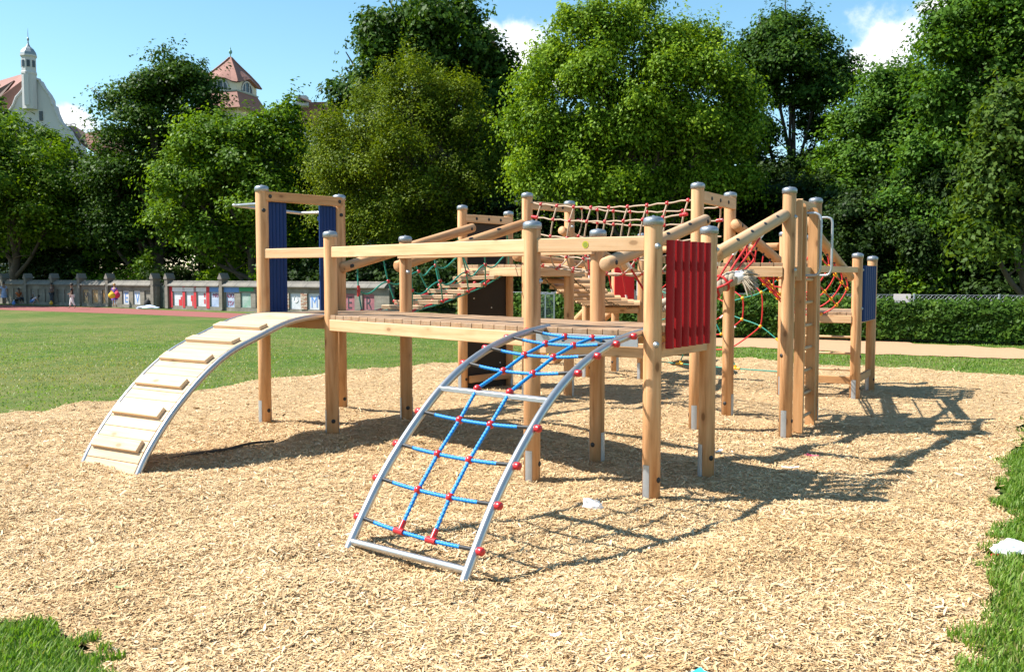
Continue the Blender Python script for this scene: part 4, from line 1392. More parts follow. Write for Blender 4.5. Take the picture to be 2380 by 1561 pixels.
def lobes_px(Y, L, depth=1.25, seed=0):
    r = np.random.default_rng(seed)
    out = []
    for q in L:
        u, v, a, b = q[:4]
        dy = q[4] if len(q) > 4 else r.uniform(-1, 1) * .35 * a / 2220 * Y
        y = Y + dy
        p = at(u, v, y)
        a *= .9; b *= .9
        out.append((p.x, p.y, p.z, a / 2220 * y, max(a, b) / 2220 * y * depth, b / 2220 * y))
    return out
def tree(name, label, Y, L, mat, leaf, n_cl, per, clr, trunk_u, seed, group=None, bark=None, tr=.24, depth=1.25, trunk_top=None, limbs=8, fork=0, **kw):
    lobes = lobes_px(Y, L, depth, seed)
    base = at(trunk_u, 640, Y); base.z = float(gz(base.x, base.y))
    t = thing(name, label, 'tree', base, group)
    V, F, ti = leaves(lobes, seed, leaf, n_cl, per, clr, **kw)
    obj('crown', raw_mesh('crown', V, 4, F, ti), mat, t)
    r = random.Random(seed)
    zt = max(l[2] for l in lobes)
    m = MB()
    top = Vector((np.mean([l[0] for l in lobes]), np.mean([l[1] for l in lobes]), zt * .82))
    spine = [base + Vector((0, 0, -.3)), base + Vector((0, 0, .6))]
    for k in range(1, 7):
        q = base.lerp(top, k / 6); q.x += r.uniform(-.2, .2); q.y += r.uniform(-.2, .2); spine.append(q)
    sp = arc(spine, 3)
    m.tube(sp, [max(.03, tr * (1.35 if i < 2 else 1) * (1 - .86 * i / len(sp))) for i in range(len(sp))], 10)
    ls = sorted(lobes, key=lambda l: -l[3] * l[5])
    for l in ls[:limbs]:
        e = Vector(l[:3]); k = max(0.18, min(.85, (e.z - base.z) / (top.z - base.z) * .55))
        s0 = sp[int(k * (len(sp) - 1))]
        md = s0.lerp(e, .5) + Vector((r.uniform(-.3, .3), 0, -.08 * (e - s0).length))
        bp = arc([s0, md, e, e + (e - md) * .4], 4)
        m.tube(bp, [max(.015, tr * .42 * (1 - .9 * i / len(bp))) for i in range(len(bp))], 7)
        for j in range(3):
            q = bp[4 + j * 2]
            d = Vector((r.uniform(-1, 1), r.uniform(-1, 1), r.uniform(-.1, .9))).normalized() * max(l[3], l[5]) * .8
            m.tube(arc([q, q + d * .5 + Vector((0, 0, .1)), q + d], 3), [.05, .045, .04, .035, .03, .02, .012][:7], 6)
    m.build('trunk', bark or M_BARK, t)
    return t

tree('lime_tree', 'bright-topped round lime tree at the far left edge', 66, [(40, 335, 95, 75), (105, 372, 56, 58), (-40, 360, 80, 80), (60, 450, 120, 90), (20, 540, 110, 80), (110, 520, 58, 80), (-60, 480, 80, 90)],
     M_LF_LIME, .34, 620, 60, 1.25, 40, 31, tr=.4)
tree('linden_tree', 'tall dark linden tree with a pointed top left of the tiled tower', 64, [(395, 175, 62, 55), (340, 215, 60, 62), (450, 210, 56, 62), (300, 245, 50, 58), (478, 275, 40, 66), (298, 335, 52, 75), (400, 300, 120, 90), (265, 430, 60, 80), (330, 430, 100, 90), (238, 530, 50, 70), (460, 400, 80, 90), (320, 560, 110, 70)],
     M_LF_DARK, .30, 1250, 60, 1.15, 380, 32, tr=.45)
tree('maple_tree', 'light green maple tree below the tiled tower', 56, [(662, 275, 40, 36), (605, 305, 56, 44), (560, 355, 78, 62), (670, 350, 48, 66), (475, 350, 58, 60), (440, 430, 78, 70), (540, 440, 100, 80), (630, 470, 70, 90), (400, 520, 62, 60), (500, 560, 100, 66), (650, 565, 60, 60)],
     M_LF_LIME, .29, 1000, 60, 1.0, 590, 33, tr=.33)
tree('hornbeam_tree', 'dense yellow-green hornbeam with a rounded crown left of centre', 50, [(965, 205, 86, 62), (870, 240, 70, 60), (1060, 240, 75, 68), (800, 310, 70, 60), (950, 320, 130, 90), (1100, 315, 68, 80), (755, 395, 48, 70), (860, 420, 110, 90), (1010, 430, 130, 90), (1120, 430, 60, 80), (765, 510, 56, 60), (900, 540, 120, 80), (1040, 560, 110, 80)],
     M_LF_HORN, .19, 1750, 75, .85, 930, 34, tr=.35, narrow=.5, flat=.7, droop=.5)
tree('chestnut_tree', 'tall dark chestnut rising behind the hornbeam', 61, [(1015, 55, 86, 60), (930, 70, 66, 50), (880, 115, 60, 60), (1075, 60, 46, 60), (1105, 140, 76, 66), (845, 190, 64, 60), (1160, 165, 46, 55), (960, 150, 110, 80), (805, 225, 42, 42), (1150, 250, 55, 80), (1185, 380, 40, 80), (1170, 520, 60, 90)],
     M_LF_DARK, .42, 900, 55, 1.15, 1090, 35, tr=.45, droop=.7, down=.8)
tree('box_elder_tree', 'broad bright green box elder at the centre behind the net bridge', 42, [(1425, 55, 78, 66), (1325, 62, 46, 50), (1470, 12, 46, 46), (1590, 85, 42, 38), (1655, 110, 36, 36), (1330, 135, 86, 58), (1500, 120, 96, 76), (1250, 195, 64, 56), (1400, 220, 118, 88), (1580, 190, 106, 86), (1680, 205, 56, 76), (1240, 290, 66, 66), (1340, 330, 108, 80), (1500, 330, 128, 90), (1640, 320, 98, 90), (1720, 300, 46, 78), (1222, 380, 44, 54), (1295, 425, 88, 56), (1430, 430, 108, 58), (1600, 440, 108, 66), (1710, 430, 58, 78), (1500, 490, 60, 46)],
     M_LF_MAPLE, .20, 2300, 70, .72, 1490, 36, tr=.3, droop=.8, down=1.0, flat=.6)
tree('norway_maple_tree', 'open-crowned dark maple with sky showing between its limbs right of the box elder', 52, [(1830, 75, 56, 46), (1780, 110, 66, 56), (1738, 130, 36, 44), (1878, 110, 46, 46), (1840, 170, 108, 64), (1930, 155, 46, 42), (1765, 215, 66, 54), (1895, 225, 76, 46), (1962, 195, 28, 32), (1745, 320, 54, 60), (1905, 300, 44, 44), (1800, 430, 80, 66), (1890, 440, 70, 70)],
     M_LF_DARK, .27, 1050, 55, .85, 1838, 37, tr=.3)
tree('sycamore_tree', 'mid green sycamore in front of the right cloud', 44, [(2040, 195, 46, 34), (2060, 255, 78, 58), (2000, 290, 46, 56), (2125, 200, 58, 60), (1990, 380, 68, 60), (2080, 360, 90, 70), (1960, 460, 58, 60), (2060, 470, 90, 60), (2150, 330, 60, 90)],
     M_LF_MID, .24, 1000, 60, .8, 2060, 38, tr=.3)
tree('tall_lime_tree', 'very tall dark green lime tree filling the upper right corner', 36, [(2235, 55, 70, 66), (2310, 25, 90, 80), (2192, 125, 56, 56), (2300, 160, 110, 90), (2400, 90, 90, 110), (2175, 250, 56, 66), (2260, 290, 100, 90), (2370, 260, 90, 100), (2155, 380, 66, 66), (2240, 420, 110, 90), (2350, 420, 100, 100), (2130, 480, 60, 50), (2220, 510, 90, 50), (2340, 530, 80, 50), (2470, 300, 90, 200)],
     M_LF_MID, .22, 1900, 65, .72, 2285, 39, tr=.3)
tree('horse_chestnut_tree', 'horse chestnut with large hanging leaves at the right edge', 29, [(2345, 330, 70, 90), (2300, 440, 66, 80), (2370, 500, 80, 90), (2300, 545, 56, 50), (2420, 400, 80, 120), (2330, 240, 40, 50)],
     M_LF_CHEST, .23, 800, 45, .62, 2420, 40, tr=.25, droop=.9, down=1.1)
tree('lime_tree', 'lime tree at the left whose crown reaches out of the frame and shades the benches', 57, [(-190, 250, 130, 90), (-150, 400, 120, 100), (-270, 380, 130, 110), (-210, 500, 110, 60)],
     M_LF_LIME, .34, 420, 55, 1.2, -230, 47, tr=.4)
# the darker second row behind: crowns shared between copies
back_l = [(0, 0, 8.2, 3.4, 3.4, 2.4), (2.2, .4, 6.2, 3.0, 3.0, 2.4), (-2.4, .3, 6.0, 3.0, 3.0, 2.4), (.2, -.6, 4.2, 3.4, 3.0, 2.0), (-1.2, 0, 2.6, 2.6, 2.4, 1.4), (1.8, 0, 2.8, 2.4, 2.4, 1.5)]
V, F, ti = leaves(back_l, 77, .42, 620, 42, 1.0)
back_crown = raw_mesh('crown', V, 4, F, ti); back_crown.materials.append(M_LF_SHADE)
m = MB(); m.tube([(0, 0, -.3), (.05, 0, 3), (0, .1, 6), (.2, 0, 8.6)], [.26, .22, .15, .05], 9)
for e in ((2, 0, 6), (-2.2, 0, 6), (1, .5, 8)): m.tube([(0, 0, 3.2), (e[0] * .5, e[1], e[2] * .72), e], [.12, .09, .03], 7)
back_trunk = m.mesh('trunk'); back_trunk.materials.append(M_BARK)
BACK = [(-40, 74, 1.2), (110, 78, 1.15), (250, 74, 1.1), (470, 76, 1.2), (610, 70, .95), (720, 74, 1.1), (850, 72, 1.2), (1010, 70, 1.25), (1150, 66, 1.2), (1255, 58, 1.0), (1360, 60, 1.1), (1490, 62, 1.15), (1610, 60, 1.05), (1730, 57, .78), (1830, 62, .74), (1940, 52, .74), (2050, 50, .9), (2160, 46, .9), (2270, 44, .95), (2380, 42, .95), (2500, 40, 1.0), (1690, 46, .62), (1800, 47, .58), (1880, 44, .56), (1980, 40, .52), (2080, 38, .50), (2190, 36, .5), (2310, 35, .5), (1180, 52, .7), (1420, 50, .66), (1560, 50, .66), (1290, 47, .6)]
FRONT = [(40, 'the left-edge lime'), (370, 'the pointed linden'), (580, 'the light green maple'), (930, 'the hornbeam'), (1160, 'the tall chestnut'), (1470, 'the bright box elder'), (1830, 'the open-crowned maple'), (2060, 'the sycamore'), (2300, 'the tall right lime'), (2450, 'the horse chestnut')]
ORD = ['leftmost', 'second from left', 'third from left', 'fourth from left', 'fifth from left', 'sixth from left', 'seventh from left', 'eighth from left']
def behind(us):
    near = [min(FRONT, key=lambda f: abs(f[0] - u))[1] for u in us]
    out = []
    for i, u in enumerate(us):
        same = sorted(us[j] for j in range(len(us)) if near[j] == near[i])
        out.append((near[i], ORD[same.index(u)] if len(same) > 1 else 'single'))
    return out
BLAB = behind([b[0] for b in BACK])
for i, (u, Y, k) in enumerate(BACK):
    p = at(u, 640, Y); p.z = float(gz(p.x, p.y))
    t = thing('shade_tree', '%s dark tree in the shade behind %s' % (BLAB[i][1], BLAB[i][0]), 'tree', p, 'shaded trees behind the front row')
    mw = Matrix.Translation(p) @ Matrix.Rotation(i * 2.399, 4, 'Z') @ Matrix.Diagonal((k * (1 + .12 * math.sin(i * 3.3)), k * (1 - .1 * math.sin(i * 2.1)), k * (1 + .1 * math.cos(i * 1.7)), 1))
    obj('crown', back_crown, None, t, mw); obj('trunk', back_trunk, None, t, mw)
# bushes below the trees
bush_l = [(0, 0, .75, .85, .7, .7), (.6, .1, .6, .6, .55, .55), (-.6, .1, .65, .6, .6, .6)]
V, F, ti = leaves(bush_l, 78, .16, 90, 36, .34)
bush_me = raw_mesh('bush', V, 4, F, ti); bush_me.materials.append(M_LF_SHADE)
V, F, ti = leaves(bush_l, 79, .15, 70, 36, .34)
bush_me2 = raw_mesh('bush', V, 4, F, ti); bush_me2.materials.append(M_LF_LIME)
BUSH = [(90, 68, 2.2, 0), (200, 66, 2.0, 0), (270, 66, 2.3, 1), (330, 62, 1.7, 1), (420, 60, 1.8, 0), (560, 58, 1.8, 1), (640, 55, 1.7, 0), (700, 54, 1.8, 1), (745, 53, 1.7, 0), (800, 52, 2.0, 0), (920, 50, 1.8, 0), (980, 48, 2.0, 0), (1060, 46, 2.0, 0), (1130, 44, 1.9, 0), (1010, 42, 1.4, 0), (1180, 40, 1.6, 0), (1260, 40, 1.6, 0), (1330, 40, 1.7, 0), (1420, 40, 1.6, 0), (1500, 40, 1.6, 0), (1580, 38, 1.6, 0), (1660, 38, 1.6, 0), (1740, 38, 1.5, 0), (1830, 37, 1.4, 1), (1920, 38, 1.6, 0), (2010, 36, 1.4, 0), (2130, 36, 1.6, 1), (2220, 36, 1.5, 0), (2340, 34, 1.5, 0)]
BU = behind([b[0] for b in BUSH])
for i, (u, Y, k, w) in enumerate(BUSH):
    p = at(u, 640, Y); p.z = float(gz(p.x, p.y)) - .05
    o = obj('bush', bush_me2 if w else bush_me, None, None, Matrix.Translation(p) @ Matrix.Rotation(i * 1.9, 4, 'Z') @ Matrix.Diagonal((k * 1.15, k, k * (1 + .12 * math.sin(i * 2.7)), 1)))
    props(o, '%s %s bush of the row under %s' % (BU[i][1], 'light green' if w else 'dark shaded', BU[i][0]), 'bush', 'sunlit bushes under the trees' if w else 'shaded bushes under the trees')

# ------------------------------------------------------------------ hedge, wire fence and grey board at the right
HA, HBp = Vector((-1.8, 31.6, 0)), Vector((16.0, 24.2, 0))
hd_ = (HBp - HA).normalized(); hn = Vector((hd_.y, -hd_.x, 0)); HL = (HBp - HA).length
r = np.random.default_rng(91)
def hedge(s0, s1, hgt, thick, n, leaf, seed, lo=.05):
    r = np.random.default_rng(seed)
    s = r.uniform(s0, s1, n); z = r.uniform(lo, 1.0, n) ** .9
    bul = .10 * N2(s, z * 2) + .12 * N1(s * .8, z)
    hh = hgt * (1 + .22 * (N1(s * .6, 0 * s) - .5))
    zz = z * hh
    d = r.uniform(-.12, .06, n) + bul - .28 * np.clip((z - .8) / .2, 0, 1) * r.random(n)
    topm = r.random(n) < .25
    zz = np.where(topm, hh + r.normal(0, .07, n), zz); d = np.where(topm, r.uniform(-thick, .1, n), d)
    P = np.stack([HA.x + hd_.x * s + hn.x * d, HA.y + hd_.y * s + hn.y * d, zz], 1)
    nrm = np.array([hn.x, hn.y, .75]) + r.normal(size=(n, 3)) * .6
    nrm /= np.linalg.norm(nrm, axis=1)[:, None]
    t = r.normal(size=(n, 3)); t[:, 2] -= .6; t -= nrm * (t * nrm).sum(1)[:, None]; t /= np.linalg.norm(t, axis=1)[:, None]
    sd = np.cross(nrm, t); L = (leaf * r.uniform(.6, 1.3, n))[:, None]
    V = np.stack([P - t * L * .5, P + sd * L * .32 + nrm * L * .1, P + t * L * .5, P - sd * L * .32 + nrm * L * .1], 1).reshape(-1, 3)
    ti = np.repeat(np.clip(r.normal(.42, .2, n) + .5 * (N2(s, zz) - .5), 0, 1), 4)
    return V, np.arange(n * 4), ti
V, F, ti = hedge(0, HL, 1.06, .8, 36000, .13, 92)
core_ = MB().box((HL / 2, .42, .46), (HL, .66, .9))
HEDGE = core_.build('hedge', plain('hedge_twigs', (.012, .018, .008), .9), None, frame(HA, HA + hd_).to_3x3().to_4x4() if False else Matrix.Translation(HA) @ Matrix.Rotation(math.atan2(hd_.y, hd_.x), 4, 'Z'))
props(HEDGE, 'long leafy green hedge along the sand strip at right', 'hedge')
props(obj('foliage', raw_mesh('foliage', V, 4, F, ti), M_LF_HEDGE, HEDGE), kind='stuff')
V, F, ti = leaves([(14.9, 24.0, .75, .7, .5, .72), (15.6, 23.6, .7, .8, .6, .75), (14.4, 24.3, .5, .5, .4, .5)], 93, .12, 150, 50, .22)
props(obj('shrub', raw_mesh('shrub', V, 4, F, ti), M_LF_GREY), 'grey-green shrub at the right end of the hedge', 'shrub')
fa = HA - hn * .45
FEN = thing('wire_fence', 'chain-link fence on thin grey posts above the hedge', 'fence', fa)
m = MB()
z0, z1 = .72, 1.26
step = .105; n = int(HL / step)
for i in range(-6, n):
    for sg in (1, -1):
        a = i * step if sg > 0 else (i + 6) * step
        p = fa + hd_ * a; q = fa + hd_ * (a + sg * (z1 - z0))
        s0, s1 = a, a + sg * (z1 - z0)
        if min(s0, s1) < 0 or max(s0, s1) > HL: continue
        m.tube([(p.x, p.y, z0), (q.x, q.y, z1)], .0035, 3, False)
for z in (z1, z0): m.tube([(fa.x, fa.y, z), ((fa + hd_ * HL).x, (fa + hd_ * HL).y, z)], .006, 4)
props(m.build('wire_mesh', M_GALV, FEN), kind='stuff')
for k in range(9):
    q = fa + hd_ * (1.2 + k * 2.12)
    MB().tube([(q.x, q.y, 0), (q.x, q.y, 1.30)], .030, 8).build('post', M_GALV, FEN)
q0 = at(2097, 683, 26.4)
sg = timber('signboard', Vector((q0.x, q0.y, q0.z - .0)), Vector((q0.x, q0.y, q0.z - .24)), .02, .44, plain('grey_board', (.48, .46, .46), .5, var=.12), None, .002, hd_)
WORLD[sg.name] = sg.matrix_basis.copy()
props(sg, 'blank grey board fixed to the wire fence', 'board')
# wire-mesh gate panel and ivy behind the middle tower
gp = thing('mesh_gate', 'grey framed wire-mesh gate in the shade behind the middle tower', 'gate', at(1253, 640, 25))
a = at(1215, 690, 25.0); b = at(1288, 690, 25.0)
fr_ = MB()
for z in (.25, 1.32): fr_.tube([(a.x, 25, z), (b.x, 25, z)], .022, 6)
for x in (a.x, b.x, a.x * .28 + b.x * .72): fr_.tube([(x, 25, 0), (x, 25, 1.34)], .022, 6)
fr_.build('gate_frame', M_GALV, gp)
m = MB()
for i in range(24): m.tube([(a.x + (b.x - a.x) * i / 23, 25.01, .25), (a.x + (b.x - a.x) * i / 23, 25.01, 1.32)], .003, 3, False)
for i in range(26): m.tube([(a.x, 25.015, .25 + 1.07 * i / 25), (b.x, 25.015, .25 + 1.07 * i / 25)], .003, 3, False)
props(m.build('wire_mesh', M_GALV, gp), kind='stuff')

# yellow parasols and a blue barrel glimpsed under the right trees
for (u, v, Y, w, lab) in ((2109, 644, 38, .34, 'leftmost of the yellow parasols in the shade under the right trees'), (2126, 636, 40, .3, 'second yellow parasol from the left, highest under the right trees'), (2176, 652, 40, .42, 'widest yellow parasol, beside the blue barrel under the right trees'), (2192, 646, 41, .3, 'rightmost yellow parasol under the right trees')):
    q = at(u, v, Y)
    t = thing('parasol', lab, 'parasol', (q.x, q.y, 0), 'yellow parasols under the trees')
    MB().lathe([(w, 0), (w * .55, .10), (.02, .2)], 10).build('canopy', M_YEL, t, Matrix.Translation(q))
    MB().tube([(q.x, q.y, 0), (q.x, q.y, q.z + .15)], .02, 6).build('pole', M_GALV, t)
q = at(2152, 670, 39)
props(MB().lathe([(.14, -.5), (.16, -.3), (.16, .25), (.12, .34), (.05, .36)], 12).build('barrel', plain('blue_plastic', (.01, .08, .42), .4), None, Matrix.Translation(q)), 'blue barrel in the shade behind the wire fence', 'barrel')

# ------------------------------------------------------------------ graffiti wall
W0, WD = Vector((-32.6, 60.8, .065)), Vector((.821, -.571, 0)).normalized()
WN = Vector((-.571, -.821, 0)).normalized()
WANG = math.atan2(WD.y, WD.x)
def wt(u):
    k = (u - 1190) / 2220.0
    return (W0.y * k - W0.x) / (WD.x - WD.y * k)
def wm(t, d=0.0, z=0.0):      # local frame: x along the wall, y away from the camera, z up
    return Matrix.Translation(W0 + WD * t + WN * d + Vector((0, 0, z))) @ Matrix.Rotation(WANG, 4, 'Z')
def mat_wall(name, c1, c2, c3):
    m = NT(name)
    v = m.coords((1, 1, 1), False)
    n1 = m.noise(v, 1.1, 6, .68); n2 = m.noise(v, 5, 5, .7)
    c = m.ramp(n1, [(.3, c1), (.5, c2), (.7, c3)])
    c = m.mix(m.math('MULTIPLY', n2, .5), c, c1)
    m.col(c).set(Roughness=.9)
    m.bump(n2, .6, .03)
    return m.m
M_WALL = mat_wall('old_render', (.11, .10, .08), (.21, .19, .155), (.33, .305, .26))
M_COPING = mat_wall('coping_stone', (.10, .095, .085), (.19, .175, .15), (.28, .25, .20))
M_NICHE_O = mat_wall('orange_wash', (.26, .21, .15), (.40, .27, .12), (.46, .40, .33))
M_NICHE_W = mat_wall('white_wash', (.36, .38, .42), (.55, .57, .60), (.66, .67, .69))
M_NICHE_B = mat_wall('blue_wash', (.16, .24, .42), (.40, .46, .58), (.60, .62, .66))
M_NICHE_G = mat_wall('green_wash', (.05, .25, .12), (.34, .38, .38), (.52, .52, .50))
M_NICHE_P = mat_wall('pink_wash', (.10, .05, .09), (.40, .13, .13), (.26, .22, .30))
M_WRED = plain('red_wall_paint', (.46, .02, .03), .7, var=.25)
M_WWHITE = plain('white_wall_paint', (.68, .69, .72), .7, var=.1)
M_INK = plain('dark_red_spray', (.22, .012, .05), .7)
M_INKB = plain('black_spray', (.03, .03, .04), .7)
M_WBLUE = plain('blue_wall_paint', (.10, .24, .55), .7, var=.2)
M_WORANGE = plain('orange_wall_paint', (.52, .24, .05), .7, var=.2)
M_WGREEN = plain('green_wall_paint', (.02, .26, .10), .7, var=.2)
M_BRICK = plain('old_brick', (.34, .19, .13), .9, var=.35)
M_BRICKP = plain('pale_brick', (.45, .37, .29), .9, var=.3)
M_MORTAR = plain('mortar', (.33, .31, .27), .9)
def text_mesh(body, size, name):
    cu = bpy.data.curves.new(name, 'FONT')
    cu.body = body; cu.size = size; cu.extrude = .004; cu.align_x = 'CENTER'; cu.resolution_u = 3
    o = bpy.data.objects.new('tmp', cu); COL.objects.link(o)
    bpy.context.view_layer.update()
    me = bpy.data.meshes.new_from_object(o.evaluated_get(bpy.context.evaluated_depsgraph_get()))
    bpy.data.objects.remove(o); bpy.data.curves.remove(cu)
    me.name = name
    return me
def graffiti(parent, body, t, z, size, mat, d=.004, shear=0.0, sx=1.0, name='graffiti_letters'):
    me = text_mesh(body, size, name)
    for v in me.vertices: v.co = Vector((v.co.x * sx + v.co.y * shear, v.co.y, v.co.z))
    me.materials.clear(); me.materials.append(mat)
    M_ = wm(t, d, z) @ Matrix.Rotation(math.pi / 2, 4, 'X')
    return obj(name, me, None, parent, M_)
HT = 1.17
def wall(name, label, u0, u1, niches, piers, mats):
    t0, t1 = wt(u0), wt(u1)
    L = t1 - t0
    root = MB()
    root.box((L / 2, .24, HT / 2 - .1), (L, .20, HT + .2))                       # back of the niches
    root.box((L / 2, .075, .07 - .1), (L, .13, .14 + .2))                         # plinth
    root.box((L / 2, .07, HT - .13), (L, .14, .26))                               # upper band
    W = root.build(name, M_WALL, None, wm(t0))
    props(W, label, 'wall')
    ns = [(wt(a), wt(b)) for a, b in niches]
    edges = [t0] + [x for n in ns for x in n] + [t1]
    for i in range(0, len(edges), 2):
        a, b = edges[i], edges[i + 1]
        if b - a < .02: continue
        MB().box(((b - a) / 2, .0705, (HT - .26 + .14) / 2), (b - a, .139, HT - .26 - .14)).build('pilaster', M_WALL, W, wm(a))
    for i, (a, b) in enumerate(ns):
        MB().box(((b - a) / 2, .10, (HT - .26 + .14) / 2), (b - a - .004, .08, HT - .26 - .14 - .01)).build('niche_panel', mats[i], W, wm(a))
    # sloping coping in lengths with a rounded ridge tile
    ps = [wt(p) for p in piers]
    cuts = sorted([t0] + [p for p in ps if t0 < p < t1] + [t1])
    for i in range(len(cuts) - 1):
        a, b = cuts[i] + (.13 if i else 0), cuts[i + 1] - .13
        k = max(1, int((b - a) / 1.0))
        for j in range(k):
            x0, x1 = a + (b - a) * j / k, a + (b - a) * (j + 1) / k - .012
            m = MB()
            pr = [(-.16, HT), (-.16, HT + .05), (.05, HT + .22), (.30, HT + .22), (.40, HT + .05), (.40, HT)]
            V = [(0, y, z) for y, z in pr] + [(x1 - x0, y, z) for y, z in pr]
            m.add(V, [(5, 4, 3, 2, 1, 0), (6, 7, 8, 9, 10, 11)] + [(q, (q + 1) % 6, (q + 1) % 6 + 6, q + 6) for q in range(6)])
            m.build('coping_stone', M_COPING, W, wm(x0))
        m = MB()
        nn = int((b - a) / .42)
        for j in range(nn):
            x = (b - a) * j / nn
            m.tube([(x, .17, HT + .235), (x + (b - a) / nn * .97, .17, HT + .235)], [.062, .052], 8)
        if nn: m.build('ridge_tiles', M_COPING, W, wm(a))
    for p in ps:
        pm = MB()
        pm.box((0, .10, .78), (.25, .44, 1.56))
        P = pm.build('pier', M_WALL, W, wm(p))
        m = MB()
        pr = [(-.16, 1.54), (.16, 1.54), (.16, 1.60), (0, 1.86), (-.16, 1.60)]
        V = [(x, -.16, z) for x, z in pr] + [(x, .36, z) for x, z in pr]
        m.add(V, [(0, 1, 2, 3, 4), (9, 8, 7, 6, 5)] + [(q, q + 5, (q + 1) % 5 + 5, (q + 1) % 5) for q in range(5)])
        m.build('pier_cap', M_COPING, P, wm(p))
    return W, ns
nl = []
pl = [-46, 9, 63, 124, 187, 253, 358]
def bay(a, b, n, marg=6):
    w = (b - a - 2 * marg) / n
    return [(a + marg + w * (i + .18), a + marg + w * (i + .82)) for i in range(n)]
nl = bay(-46, 9, 3) + bay(9, 63, 3) + bay(63, 124, 3) + bay(124, 187, 3) + [(193, 206), (214, 228.5), (237.5, 251), (258, 272), (284, 300), (309.5, 326), (336, 352)]
ml = [M_WALL] * 12 + [M_NICHE_O, M_NICHE_O, M_NICHE_O, M_NICHE_W, M_NICHE_W, M_NICHE_W, M_WALL]
WL, nsl_ = wall('graffiti_wall', 'old grey rendered wall with niches and gabled piers left of the gateway', -60, 364, nl, pl, ml)
nr = [(402, 424), (431, 450), (457, 479), (488, 512), (524, 545), (559, 583), (594, 615), (630, 652), (673, 699), (715, 742), (757, 782), (798, 824), (842, 870)]
mr = [M_NICHE_W, M_NICHE_W, M_NICHE_W, M_NICHE_B, M_NICHE_B, M_NICHE_G, M_NICHE_G, M_WALL, M_NICHE_W, M_NICHE_W, M_NICHE_B, M_NICHE_P, M_NICHE_P]
WR, nsr = wall('graffiti_wall', 'wall painted with a big red and white graffiti right of the gateway', 388, 905, nr, [391, 517], mr)
# painted letters on the niches: red ground with white block letters
def paint(parent, u0, u1, z0, z1, mat, d=.003, front=True, name='paint'):
    a, b = wt(u0), wt(u1)
    y = -d if front else .0595 - d
    return MB().box(((b - a) / 2, y, (z0 + z1) / 2), (b - a, .004, z1 - z0)).build(name, mat, parent, wm(a))
for u0, u1 in ((392.5, 401.5), (425, 430.5), (451, 456.5), (480, 487)):
    paint(WR, u0, u1, .05, HT, M_WRED)
paint(WR, 401.5, 480, .90, HT - .05, M_WWHITE)
paint(WR, 488, 556, .90, HT - .02, M_WBLUE)
paint(WR, 557, 590, .95, HT - .02, M_WGREEN)
for (u0, u1, z0, z1) in ((414, 424, .15, .47), (418.5, 424, .47, .62), (442, 450, .40, .70), (444.5, 450, .15, .40), (472.5, 475.5, .62, .82), (472.5, 476, .28, .50), (477.5, 479, .15, .60)):
    paint(WR, u0, u1, z0, z1, M_WRED, .004, False)
def mid(u): return wt(u)
graffiti(WR, 'MRF', mid(500), .62, .30, M_INK, -.053, .15, .9)
graffiti(WR, 'ADIOS', mid(534.5), .62, .34, M_INK, -.053, .1, .62)
graffiti(WR, 'TSV', mid(534), .22, .34, M_INK, -.053, .1, .85)
for u, s_, m_ in ((199, 'M', M_INKB), (221, 'L', M_WORANGE), (244, 'U', M_WORANGE), (265, 'S', M_WBLUE), (292, 'E', M_WBLUE), (318, 'V', M_WBLUE), (729, 'M', M_WBLUE), (811, 'E', M_INKB), (855, 'R', M_INKB)):
    graffiti(WL if u < 380 else WR, s_, mid(u), .24, .78, m_, -.055, .0, .8)
m = MB()
for a in range(10):
    x = 2 * math.pi * a / 10
t_ = wt(686)
MB().tube([(.12 * math.cos(x) * (1 if x < 3.2 else 1.35), .0, .17 * math.sin(x)) for x in [2 * math.pi * k / 16 for k in range(16)]], .018, 5, closed=True).build('graffiti_outline', M_WWHITE, WR, wm(t_, -.053, .62))
# brick showing where the render has fallen off
for u0, u1 in ((655, 672.5), (699.5, 714.5)):
    a, b = wt(u0), wt(u1); m = MB(); m2 = MB()
    rows = 11
    for r_ in range(rows):
        z = .14 + r_ * .071; x = (r_ % 2) * -.11
        while x < b - a:
            x0, x1 = max(0, x), min(b - a, x + .215)
            if x1 - x0 > .03 and random.random() > .08:
                (m if random.random() < .45 else m2).box(((x0 + x1) / 2, -.012 + random.uniform(-.004, .004), z + .031), (x1 - x0 - .012, .03, .058))
            x += .225
    props(m.build('brickwork', M_BRICK, WR, wm(a)), kind='stuff'); props(m2.build('brickwork', M_BRICKP, WR, wm(a)), kind='stuff')
# gateway leaf
gt = wt(366); g1 = wt(387)
GATE = MB().box(((g1 - gt) / 2, .22, .60), (g1 - gt, .05, 1.2)).build('garden_gate', plain('dark_green_paint', (.015, .028, .02), .6), None, wm(gt))
props(GATE, 'dark closed gate leaf between the two gabled piers', 'gate')
for i in range(4): MB().box(((g1 - gt) * (i + .5) / 4, .19, .6), ((g1 - gt) / 4 - .02, .02, 1.16)).build('board', plain('dark_green_paint', (.015, .028, .02), .6), GATE, wm(gt))

